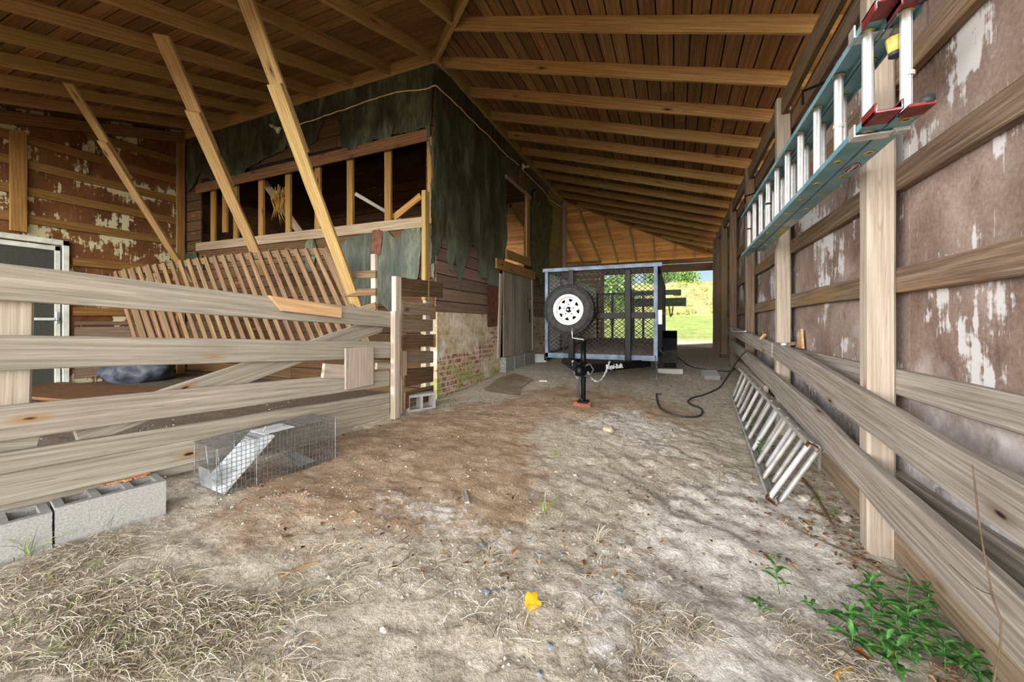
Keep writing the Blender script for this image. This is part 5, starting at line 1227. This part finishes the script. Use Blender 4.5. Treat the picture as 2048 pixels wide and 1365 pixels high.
# loose bits on the guard rail and girts
def lbox(c, sz, label, cat, name, mat, rot=0, tilt=0):
    m = MB(); m.cbox((-sz[0]/2, -sz[1]/2, 0), (sz[0]/2, sz[1]/2, sz[2]), min(sz) * .12); o = m.build(name, W[mat]); o.location = c; o.rotation_euler = (tilt, 0, rot); tag(o, label, cat); return o
lbox(PX(1527, 676, .93) + Vector((0, 0, .0)), (.03, .09, .025), 'small torn wood splint resting on the upper guard rail', 'splint', 'wood_splint', 'fresh', .5, -.7)
p = PX(1603, 697, 1.13); m = MB()
m.add([p + Vector((-.02, -.10, 0)), p + Vector((-.02, .12, 0)), p + Vector((-.02, .06, .06)), p + Vector((-.02, -.05, .19)), p + Vector((.0, -.10, 0)), p + Vector((.0, .12, 0)), p + Vector((.0, .06, .06)), p + Vector((.0, -.05, .19))], [(0,1,2,3),(7,6,5,4),(0,4,5,1),(1,5,6,2),(2,6,7,3),(3,7,4,0)])
o = finish(m.build('wood_offcut', W['fresh'])); tag(o, 'triangular wood offcut standing on the lower girt beyond the second post', 'offcut')
m = MB(); a = PX(1566, 690, .96); b_ = PX(1590, 687, 1.1); m.bar(a, b_, .03, .012); m.cbox((a.x - .02, a.y - .03, a.z - .03), (a.x + .02, a.y + .03, a.z + .02)); o = finish(m.build('metal_clamp', W['alu'])); tag(o, 'small metal clamp on the upper guard rail at the second post', 'clamp')
# ================================================================== ground litter, plants, trees
def strands(name, pts, lab, cat, mat, seglen, n, spread, width, up=.02, kindstuff=True):
    pass
m = MB()
def blade(m, p, L, w, dirv, lift, curl=.3, segs=3):
    d = Vector(dirv).normalized(); s = Vector((-d.y, d.x, 0)).normalized(); P = Vector(p); v = []; 
    c = R.uniform(-curl, curl)
    for i in range(segs + 1):
        t = i / segs; q = P + d * L * t + s * c * L * t * t + Vector((0, 0, lift * 4 * t * (1 - t) * .6 + lift * t * .5)); ww = w * (1 - t * .8) / 2
        v += [q - s * ww + Vector((0, 0, .0)), q + s * ww + Vector((0, 0, w * .3))]
    m.add(v, [(2*i, 2*i+1, 2*i+3, 2*i+2) for i in range(segs)])
def dens(x, y): return .5 + .9 * nz(x * 2.2, y * 2.2, 11) + .4 * nz(x * 6, y * 6, 12)
def scatter(n, region, fn, thr=.5):
    k = 0; tries = 0
    while k < n and tries < n * 12:
        tries += 1; px = R.uniform(*region[0]); py = R.uniform(*region[1]); p = PG(px, py) if False else None
        q = None
        d = ray(px, py); Z = (CAMZ - region[2]) / -d.z; q = Vector((0, 0, CAMZ)) + d * Z
        if dens(q.x, q.y) < thr * R.random() + .25: continue
        q.z = gfine(q.x, q.y); fn(q); k += 1
def wr_(lo, hi): return R.uniform(lo, hi)
m = MB()
def b1(q): a = wr_(0, 2*PI); blade(m, q + Vector((0,0,.002)), wr_(.03, .12), wr_(.0015, .0035), (math.cos(a), math.sin(a), 0), wr_(.003, .03), .5)
scatter(5200, ((-60, 700), (1120, 1400), .12), b1, .6)
scatter(1500, ((200, 520), (1150, 1300), .12), b1, .3)
scatter(900, ((-60, 260), (1090, 1300), .15), b1, .3)
scatter(600, ((600, 1300), (1150, 1400), .08), b1, 1.3)
scatter(1300, ((1250, 1750), (1230, 1400), .0), b1, .7)
scatter(500, ((900, 1450), (860, 1150), .1), b1, 1.1)
o = finish(m.build('dry_grass', W['drygrass'])); tag(o, 'matted dry grass and roots strewn over the dirt in front', 'dry grass', kind='stuff')
m = MB()
def b2(q):
    for i in range(R.randint(2, 5)): a = wr_(0, 2*PI); blade(m, q, wr_(.02, .07), wr_(.0015, .003), (math.cos(a), math.sin(a), 0), wr_(.01, .04), .3)
scatter(110, ((0, 700), (1180, 1400), .12), b2, .8); scatter(60, ((1500, 1640), (900, 1000), .1), b2, .8)
o = finish(m.build('green_grass', W['greengrass'])); tag(o, 'thin green grass sprouting among the matted dry grass', 'grass', kind='stuff')
m = MB()
def chip(q):
    r = wr_(.003, .011) * (1 if R.random() < .93 else 1.7); a = wr_(0, PI); v = []
    for i in range(5): an = a + 2*PI*i/5 + wr_(-.3, .3); rr = r * wr_(.7, 1.1); v.append(q + Vector((math.cos(an)*rr, math.sin(an)*rr, -.002)))
    top = q + Vector((wr_(-.3,.3)*r, wr_(-.3,.3)*r, r * wr_(.3, .8))); v.append(top); m.add(v, [(i, (i+1)%5, 5) for i in range(5)])
scatter(3800, ((0, 1900), (830, 1400), .1), chip, .9)
scatter(900, ((1450, 1800), (850, 1300), .05), chip, .2)
o = finish(m.build('gravel', W['gravel'])); tag(o, 'fine gravel and soil crumbs scattered over the driveway dirt', 'gravel', kind='stuff')
m = MB()
def lit(q):
    r = wr_(.008, .025); a = wr_(0, 2*PI); d = Vector((math.cos(a), math.sin(a), 0)); s = Vector((-d.y, d.x, 0)); h = wr_(.002, .014)
    v = [q - d*r, q - s*r*.45 + Vector((0,0,h)), q + d*r + Vector((0,0,h*.5)), q + s*r*.45 + Vector((0,0,h*.8))]; m.add([p + Vector((0,0,.003)) for p in v], [(0,1,2),(0,2,3)])
scatter(520, ((1500, 1760), (850, 1120), .05), lit, .2); scatter(380, ((500, 1450), (760, 1150), .15), lit, 1.0); scatter(300, ((1250, 1480), (700, 800), .35), lit, .7); scatter(120, ((1850, 2000), (1150, 1360), -.05), lit, .3)
o = finish(m.build('leaf_litter', W['litter'])); tag(o, 'crumbled brown leaf litter along the side wall and driveway', 'leaf litter', kind='stuff')
m = MB()
def twig(q): a = wr_(0, 2*PI); L_ = wr_(.02, .09); d = Vector((math.cos(a), math.sin(a), 0)); m.tube([q + Vector((0,0,.004)), q + d*L_*.5 + Vector((wr_(-.01,.01), wr_(-.01,.01), .012)), q + d*L_ + Vector((0,0,.005))], [.002, .0022, .001], 4)
scatter(300, ((350, 1500), (850, 1400), .1), twig, .7)
o = finish(m.build('twig_litter', plain('dark twigs', '4e4338', '7d7060', 20, .9))); tag(o, 'short dark twigs scattered over the driveway dirt', 'twigs', kind='stuff')
# ---- fallen leaves, one object each
def leafmesh(kind):
    bm = bmesh.new(); nm = 22; v = []
    rr = []
    for i in range(nm):
        a = 2*PI*i/nm
        if kind == 'maple': r = .5 + .28 * abs(math.cos(2.5 * a)) ** .7 + .12 * math.cos(a)
        else: r = .32 / max(.32, math.sqrt((math.cos(a) * .36) ** 2 + (math.sin(a)) ** 2)) * .55 + .06 * math.cos(6 * a)
        rr.append(r)
    c = bm.verts.new((0, 0, 0)); ring1 = []; ring2 = []
    for i in range(nm):
        a = 2*PI*i/nm; r = rr[i]; cv = lambda x, y: .35 * (y * y) + .14 * math.sin(3 * x) + .10 * math.sin(7 * y + 2 * x)
        x, y = .55 * r * math.cos(a), .55 * r * math.sin(a); ring1.append(bm.verts.new((x, y, cv(x, y)))); x, y = r * math.cos(a), r * math.sin(a); ring2.append(bm.verts.new((x, y, cv(x, y))))
    for i in range(nm): j = (i+1) % nm; bm.faces.new((c, ring1[i], ring1[j])); bm.faces.new((ring1[i], ring2[i], ring2[j], ring1[j]))
    me = bpy.data.meshes.new('fallen_leaf'); bm.to_mesh(me); bm.free()
    for p in me.polygons: p.use_smooth = True
    return me
LM = {'maple': leafmesh('maple'), 'oval': leafmesh('oval')}
def leaf(px, py, size, mat, label, kind='oval', group=None, tilt=None, stem=False, dz=.006):
    p = PG(px, py); key = kind + mat
    if key not in LM: LM[key] = LM[kind].copy(); LM[key].materials.append(W[mat])
    o = bpy.data.objects.new('fallen_leaf', LM[key]); o.scale = (size, size * wr_(.7, 1), size * wr_(.6, 1.4)); o.location = (p.x, p.y, gfine(p.x, p.y) + dz); o.rotation_euler = (tilt[0] if tilt else wr_(-.3, .3), tilt[1] if tilt else wr_(-.3, .3), wr_(0, 6.28)); put(o); tag(o, label, 'leaf', group)
    return o
big = leaf(1062, 1220, .048, 'leafy', 'bright yellow fallen leaf with brown specks in the middle of the bare dirt', 'maple', tilt=(.7, -.35), dz=.02)
mm = MB(); q = PG(1058, 1235); mm.tube([Vector((q.x, q.y, q.z + .012)), PG(1056, 1250) + Vector((0,0,.012)), PG(1052, 1262) + Vector((0,0,.004)), PG(1049, 1272) + Vector((0,0,.003))], [.0016, .0014, .0014, .002], 5)
sm = mm.build('leaf_stem', W['straw'], None); sm.parent = big; sm.matrix_parent_inverse = (Matrix.Translation(big.location) @ big.rotation_euler.to_matrix().to_4x4() @ Matrix.Diagonal((*big.scale, 1))).inverted()
leaf(1030, 1110, .028, 'leafo', 'curled orange leaf beside the small dark grass clump', 'maple', tilt=(.5, .4), dz=.015)
leaf(1541, 1036, .05, 'leafo', 'large orange brown leaf at the foot of the aluminium ladder')
leaf(1120, 896, .025, 'leafo', 'orange leaf scrap beside the green grass sprig')
leaf(1160, 1178, .022, 'leafo', 'thin orange leaf sliver among blue grey pebbles')
for i, (x, y) in enumerate(((628,1287),(760,1302),(393,1153),(182,1216),(62,1130))): leaf(x, y, .02, 'leafo', 'small reddish leaf scrap caught in the matted dry grass', group='reddish leaf scraps in the dry grass')
for i, (x, y) in enumerate(((723,921),(1296,788),(1310,771),(1190,885),(1283,832),(1234,838),(1238,874),(1380,838),(1166,824),(1234,792),(1140,840),(912,803),(950,805),(1032,816),(996,822),(1215,855),(1345,862),(1255,805),(1300,800))):
    leaf(x, y, .045 if y < 860 else .035, 'leafb' if i % 3 else 'leafo', 'dry brown leaf lying on the dirt between the fence and the trailer', group='dry brown leaves on the driveway')
for i, (x, y) in enumerate(((760,855),(787,845),(827,838),(870,833),(1245,952),(1215,868))): leaf(x, y, .035, 'leafo', 'rust red leaf on the dirt near the fence end post' if i < 4 else 'rust red leaf on the pale cracked mud', group='rust red leaves by the fence end' if i < 4 else 'rust red leaves on the pale mud')
for i in range(16):
    x, y = wr_(1500, 1700), 0; y = 860 + (x - 1500) * 1.0 + wr_(0, 110); leaf(x, y, .03, 'leafb' if i % 2 else 'leafo', 'dead brown leaf in the litter between the aluminium ladder and the wall', group='dead leaves behind the aluminium ladder')
leaf(1780, 1330, .05, 'leafo', 'curled pinkish orange leaf among the green weeds', 'maple', tilt=(.8, .3), dz=.05)
leaf(1730, 1335, .045, 'leafo', 'flat pinkish leaf beside the curled one in the weeds', 'maple', dz=.03)
leaf(1600, 1362, .03, 'leafo', 'orange leaf cut by the lower picture edge')
# ---- stones
def stone(px, py, r, label, mat, group=None):
    p = PG(px, py); bm = bmesh.new(); bmesh.ops.create_icosphere(bm, subdivisions=3, radius=1); k = R.random() * 50
    for v in bm.verts: q = v.co; s = 1 + .3 * nz(q.x * 1.3 + k, q.y * 1.3, q.z * 1.3) + .06 * nz(q.x * 5 + k, q.y * 5, q.z * 5); v.co = Vector((q.x * r * s, q.y * r * .75 * s, q.z * r * .5 * s))
    me = bpy.data.meshes.new('pebble'); bm.to_mesh(me); bm.free(); me.materials.append(W[mat]); o = bpy.data.objects.new('pebble', me); o.location = (p.x, p.y, p.z + r * .2); o.rotation_euler = (0, 0, wr_(0, 6)); put(o); tag(o, label, 'pebble', group)
W['bluestone'] = plain('blue grey stone', '6b7683', '8d98a3', 30, .8, 0, .3); W['palestone'] = plain('pale stone', 'a8a296', 'c4bfb3', 30, .9, 0, .3)
for (x, y) in ((1081,1112),(1126,1112),(1058,1082),(1006,1182),(990,1184),(974,1186),(1125,1190),(1210,1290),(1266,1290),(1248,1180),(1228,1172),(1238,1186),(1462,1277),(1060,1005),(1108,1005),(1100,1295),(1152,1180),(1316,1256),(1080,1350),(894,1292),(1300,1262),(964,1092),(1190,1126),(1145,1078),(1067,990)):
    stone(x, y, wr_(.009, .016), 'small blue grey pebble on the dirt around the bright yellow leaf', 'bluestone', 'blue grey pebbles')
for (x, y) in ((778,1140),(864,1184),(835,1172),(768,1262),(812,935),(1024,972),(1036,1156),(1230,965),(1300,955),(1112,945),(1150,952)):
    stone(x, y, wr_(.012, .02), 'pale stone lump on the bare dirt', 'palestone', 'pale stones on the dirt')
stone(1690, 1318, .035, 'oval pale stone at the edge of the green weeds', 'palestone'); stone(1610, 1000, .05, 'large pale clod beside the foot of the aluminium ladder', 'palestone'); stone(1690, 1040, .04, 'pale clod near the base of the nearest broad post', 'palestone')
stone(1216, 862, .07, 'tan earth clod on the driveway before the trailer jack', 'card')
# pale wood chip and long sticks
o = plank('wood_chip', PG(928, 985) + Vector((0,0,.012)), PG(934, 1010) + Vector((0,0,.012)), .03, .012, (1, .2, 0), W['grey2'], jit=.004); tag(o, 'grey splinter of wood lying on the dirt in front of the mound', 'stick')
cable('fallen_stick', [PG(x, y) + Vector((0,0,.008)) for x, y in ((1570,1050),(1620,1075),(1690,1106),(1735,1128),(1780,1155),(1830,1172),(1880,1190))], .005, 'bark', 'long thin brown stick lying from the litter to the wall base', 'stick')
o = C.objects[o.name] if False else None
cable('fallen_stick', [PG(x, y) + Vector((0,0,.012)) for x, y in ((1600,955),(1625,985),(1640,1010),(1668,1060))], .009, 'bark', 'dark stick in the litter behind the aluminium ladder foot', 'stick')
cable('fallen_stick', [PG(x, y) + Vector((0,0,.02)) for x, y in ((1672,1368),(1680,1352),(1705,1345))], .009, 'straw', 'thick tan stick bending up at the lower edge of the weeds', 'stick')
cable('fallen_stick', [PG(x, y) + Vector((0,0,.01)) for x, y in ((560,1160),(600,1140),(640,1128))], .004, 'straw', 'thin reddish root at the edge of the matted grass', 'stick')
# ---- weeds
def leafblade(m, base, d, L, w, droop=.35):
    d = Vector(d).normalized(); s = d.cross(Vector((0, 0, 1))); s = s.normalized() if s.length > .01 else Vector((1, 0, 0)); n = 6; v = []
    for i in range(n + 1):
        t = i / n; ww = w * math.sin(PI * min(1, t * .93 + .05)) ** .8 * (1 - .3 * t) / 2; c = base + d * L * t - Vector((0, 0, droop * L * t * t)); u = Vector((0, 0, ww * .45))
        v += [c - s * ww + u, c, c + s * ww + u]
    f = []
    for i in range(n): a = i * 3; f += [(a, a+1, a+4, a+3), (a+1, a+2, a+5, a+4)]
    m.add(v, f)
def weed(px, py, H, nl, label, lean=(0, 0), Ls=(.04, .09), group=None, name='weed', w=.3, base=None):
    p = base or PG(px, py); p = Vector(p); t = thing(name, label, 'weed', p, group); top = p + Vector((lean[0], lean[1], H)); 
    st = [p, p.lerp(top, .35) + Vector((wr_(-.01,.01), wr_(-.01,.01), .01)), p.lerp(top, .7) + Vector((wr_(-.01,.01), wr_(-.01,.01), .008)), top]
    m = MB(); m.tube(st, [.0022, .002, .0016, .001], 5); m.build('stem', W['green'], t, True)
    for i in range(nl):
        s = .25 + .75 * i / max(1, nl - 1); k = min(2, int(s * 3)); b = st[k].lerp(st[k + 1], s * 3 - k) if k < 3 else top
        a = i * 2.4 + wr_(-.4, .4); L_ = wr_(*Ls) * (1 - .35 * abs(s - .5)); m = MB(); leafblade(m, b, (math.cos(a), math.sin(a), .55 if i < nl - 1 else 1.3), L_, L_ * w, .4); m.build('leaf', W['green'], t, True)
    return t
weed(1560, 1192, .17, 9, 'slender leafy weed standing apart on the bare dirt', (-.03, 0))
weed(1530, 1230, .05, 6, 'small weed at the foot of the slender leafy weed', (-.03, 0))
weed(1640, 1240, .06, 8, 'low creeping weed between the slender weed and the thicket', (-.05, .02))
for i, (x, y, H) in enumerate(((1700,1270,.10),(1730,1225,.17),(1740,1290,.14),(1770,1255,.12),(1790,1300,.20),(1810,1250,.19),(1822,1330,.16),(1850,1280,.17),(1870,1320,.18),(1760,1340,.12),(1890,1350,.14),(1840,1355,.14),(1925,1362,.1),(1700,1300,.08),(1780,1225,.12),(1960,1375,.1),(1860,1240,.13),(1800,1362,.12))):
    weed(x, y, H, R.randint(7, 11), 'leafy green weed in the thicket growing against the side wall', (wr_(-.07, .03), wr_(-.03, .05)), (.06, .135), 'weeds of the thicket by the wall', w=.27)
for i, (x, y, lb) in enumerate(((1668,1035,'small bright clover like sprig in the litter beyond the nearest post'),(1793,1125,'bright sprig right of the nearest post foot'),(1820,1160,'tiny bright sprig at the base board below the lower rail'))): weed(x, y, .05, 7, lb.replace('right of', 'beside'), Ls=(.02, .03), w=.8)
for i, (x, y, lb) in enumerate(((1500,835,'ivy sprig threading the upper rungs of the aluminium ladder'),(1530,860,'ivy sprig at mid length of the aluminium ladder'),(1505,868,'ivy sprig hanging below the middle rungs of the aluminium ladder'),(1520,915,'maple like sprig through the lower rungs of the aluminium ladder'),(1545,905,'leafy sprig behind the lower rungs near the wall'),(1568,950,'low sprig in the litter behind the ladder foot'))): weed(x, y, .15 if i < 5 else .08, 9, lb, Ls=(.03, .05), w=.85)
def tuft(px, py, n, L, label, mat='greengrass', w=.003):
    p = PG(px, py); m = MB()
    for i in range(n): a = wr_(0, 2*PI); blade(m, p + Vector((wr_(-.01,.01), wr_(-.01,.01), 0)), L * wr_(.6, 1.2), w, (math.cos(a), math.sin(a), wr_(.3, 2.0)), L * .2, .3, 4)
    o = finish(m.build('grass_tuft', W[mat])); tag(o, label, 'grass tuft')
tuft(1112, 912, 26, .07, 'small green grass tuft on the pale mound'); tuft(1090, 1025, 18, .11, 'pale upright grass sprig below the mound'); tuft(1195, 1085, 60, .08, 'dry grass clump with grey green blades on the mud', 'drygrass'); tuft(980, 1115, 45, .06, 'dark dead grass clump beside the curled orange leaf', 'drygrass')
tuft(1440, 960, 60, .06, 'dead grass patch on the dirt beside the aluminium ladder', 'drygrass'); tuft(215, 1065, 10, .16, 'thin green blades against the whole concrete block', w=.004); tuft(55, 1115, 24, .14, 'grass blades against the block at the picture edge', w=.004)
tuft(1430, 985, 30, .05, 'dark root clump on the pale dirt near the ladder foot', 'drygrass')
# bare twig plant in front of the nearest rails
q = PG(2010, 1345); q = Vector((.88, 1.62, -.1)); m = MB(); tp = [Vector((.845, 1.66, -.12)), PX(2001, 1290, .84), PX(1984, 1190, .84), PX(1967, 1100, .85), PX(1958, 1040, .86), PX(1945, 930, .87)]
cable('bare_twig', tp, .0022, 'bark', 'tall bare twig with small buds rising before the lower guard rail', 'twig')
cable('bare_twig', [PX(1984, 1190, .84), PX(1950, 1175, .85), PX(1900, 1130, .87)], .0013, 'bark', 'side shoot of the tall bare twig', 'twig')
# ---- trees beyond the opening
def tree(x, y, H, Wd, label, n=900, sz=.16, trunk=True):
    z = hill(x, y); t = thing('tree', label, 'tree', (x, y, z), 'trees and bushes beyond the field')
    m = MB(); m.tube([(x, y, z - .2), (x + .1, y, z + H * .4), (x, y, z + H * .8)], [Wd * .05, Wd * .035, .02], 7)
    for k in range(6): a = k * 1.05; m.tube([(x, y, z + H * (.25 + .08 * k)), (x + math.cos(a) * Wd * .35, y + math.sin(a) * Wd * .35, z + H * (.45 + .08 * k))], [Wd * .02, .01], 5)
    m.build('trunk', W['bark'], t, True)
    m = MB(); blobs = [(Vector((x + wr_(-.3,.3) * Wd, y + wr_(-.3,.3) * Wd, z + H * wr_(.35, .8))), Wd * wr_(.18, .3)) for _ in range(12)]
    for i in range(n):
        c, r = R.choice(blobs); d = Vector((R.gauss(0,1), R.gauss(0,1), R.gauss(0,1))).normalized(); p = c + d * r * wr_(.75, 1.05); u = d.orthogonal().normalized() * sz * wr_(.5, 1); w_ = d.cross(u).normalized() * sz * .5; nn_ = d * sz * wr_(-.3, .3)
        m.add([p - u, p - w_ + nn_, p + u, p + w_ + nn_], [(0, 1, 2, 3)])
    m.build('foliage', W['treeleaf'], t)
tl = ['wide round tree on the skyline beside the far opening', 'second tree of the skyline clump', 'low shrub tree at the end of the skyline clump', 'leafy tree standing behind the trailer mesh', 'bush in the field behind the trailer mesh', 'dark tree far behind the rear building corner', 'broad bush low beyond the trailer tailgate']
tree(-1.0, 48, 2.3, 5.0, tl[0], 2600, .16); tree(1.2, 50, 1.9, 3.0, tl[1], 1600, .16); tree(-6.5, 54, 2.6, 4, tl[2], 1600, .16)
tree(-3.5, 24, 3.2, 2.8, tl[3], 2600, .12); tree(-6.0, 25, 4.2, 3.8, tl[4], 2600, .12); tree(-8, 40, 7, 7, tl[5], 1600, .3); tree(-3.6, 33, 2.0, 2.6, tl[6], 1500, .10)
m = MB()
for i in range(2600):
    x = wr_(-8, 9); y = wr_(33, 44); z = hill(x, y)
    if nz(x * .7, y * .7, 4) < -.05: continue
    d = Vector((wr_(-1,1), wr_(-1,1), wr_(.3,1.4))).normalized(); L_ = wr_(.15, .45); s = Vector((-d.y, d.x, 0)).normalized() * wr_(.03, .09); p = Vector((x, y, z)); m.add([p - s, p + s, p + d * L_ + s * .3, p + d * L_ - s * .3], [(0,1,2,3)])
o = finish(m.build('hillside_scrub', isl('scrub', [(0, '5f7a2e'), (.4, '8ea343'), (.7, 'b5b35c'), (1, '8f7a55')]))); tag(o, 'rough green and straw coloured scrub on the bank beyond the field', 'scrub', kind='stuff')
# ================================================================== light and camera
w = bpy.data.worlds.new('World'); bpy.context.scene.world = w; w.use_nodes = True; nt = w.node_tree; nt.nodes.clear()
out = nt.nodes.new('ShaderNodeOutputWorld'); bg = nt.nodes.new('ShaderNodeBackground'); sky = nt.nodes.new('ShaderNodeTexSky')
sky.sky_type = 'NISHITA'; sky.sun_disc = False; sky.sun_elevation = math.radians(48); sky.sun_rotation = math.radians(60); sky.air_density = 1.0; sky.dust_density = .4
sky_k = .045
def wn(t, **k):
    o = nt.nodes.new('ShaderNode' + t)
    for kk, v in k.items(): setattr(o, kk, v)
    return o
def wm(op, a, b):
    o = wn('Math', operation=op)
    for i, v in enumerate((a, b)):
        if isinstance(v, (int, float)): o.inputs[i].default_value = v
        else: nt.links.new(v, o.inputs[i])
    return o.outputs[0]
tcw = wn('TexCoord'); spw = wn('SeparateXYZ'); nt.links.new(tcw.outputs['Generated'], spw.inputs[0])
nzw = wn('TexNoise'); nzw.inputs['Scale'].default_value = 2.6; nzw.inputs['Detail'].default_value = 6; nt.links.new(tcw.outputs['Generated'], nzw.inputs[0])
# added unseen cloud bank low behind camera brightens the interior; blue, thin cloud elsewhere
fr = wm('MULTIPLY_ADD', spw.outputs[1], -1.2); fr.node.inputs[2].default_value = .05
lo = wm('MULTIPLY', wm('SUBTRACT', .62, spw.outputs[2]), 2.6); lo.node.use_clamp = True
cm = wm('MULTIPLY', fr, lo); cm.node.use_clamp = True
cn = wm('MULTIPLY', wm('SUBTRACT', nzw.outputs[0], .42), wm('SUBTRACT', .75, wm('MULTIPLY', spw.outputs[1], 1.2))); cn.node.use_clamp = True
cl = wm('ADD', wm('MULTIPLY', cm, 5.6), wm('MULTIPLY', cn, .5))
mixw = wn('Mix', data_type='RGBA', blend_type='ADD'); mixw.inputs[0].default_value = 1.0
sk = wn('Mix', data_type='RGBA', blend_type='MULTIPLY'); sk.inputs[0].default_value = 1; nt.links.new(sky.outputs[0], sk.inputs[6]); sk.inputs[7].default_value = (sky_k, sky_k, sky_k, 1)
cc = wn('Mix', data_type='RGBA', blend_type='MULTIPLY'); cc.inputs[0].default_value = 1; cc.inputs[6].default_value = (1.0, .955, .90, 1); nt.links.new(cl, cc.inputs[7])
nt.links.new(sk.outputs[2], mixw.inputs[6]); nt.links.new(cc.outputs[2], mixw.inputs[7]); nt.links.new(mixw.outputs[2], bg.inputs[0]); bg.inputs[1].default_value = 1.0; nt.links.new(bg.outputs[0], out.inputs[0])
L = bpy.data.lights.new('sun', 'SUN'); L.energy = 3.9; L.angle = math.radians(1.5); L.color = (1, .95, .86)
so = bpy.data.objects.new('sun', L); C.objects.link(so); so.location = (12, 20, 15)
sd = Vector((-.55, -.62, -.95)).normalized(); so.rotation_euler = sd.to_track_quat('-Z', 'Y').to_euler()
cam = bpy.data.cameras.new('camera'); cam.sensor_width = 36; cam.sensor_fit = 'HORIZONTAL'; cam.lens = FPX / 2048 * 36; cam.shift_y = -(682.5 - HOR) / 2048; cam.clip_start = .02; cam.clip_end = 500
co = bpy.data.objects.new('camera', cam); C.objects.link(co); co.location = (0, 0, CAMZ); co.rotation_euler = (math.radians(90), 0, YAW)
sc = bpy.context.scene; sc.camera = co
sc.view_settings.view_transform = 'Standard'; sc.view_settings.look = 'None'; sc.view_settings.exposure = 1.52; sc.view_settings.gamma = 1; sc.view_settings.use_curve_mapping = False
sc.cycles.use_denoising = True; sc.cycles.max_bounces = 11; sc.cycles.diffuse_bounces = 9; sc.cycles.caustics_reflective = False; sc.cycles.caustics_refractive = False
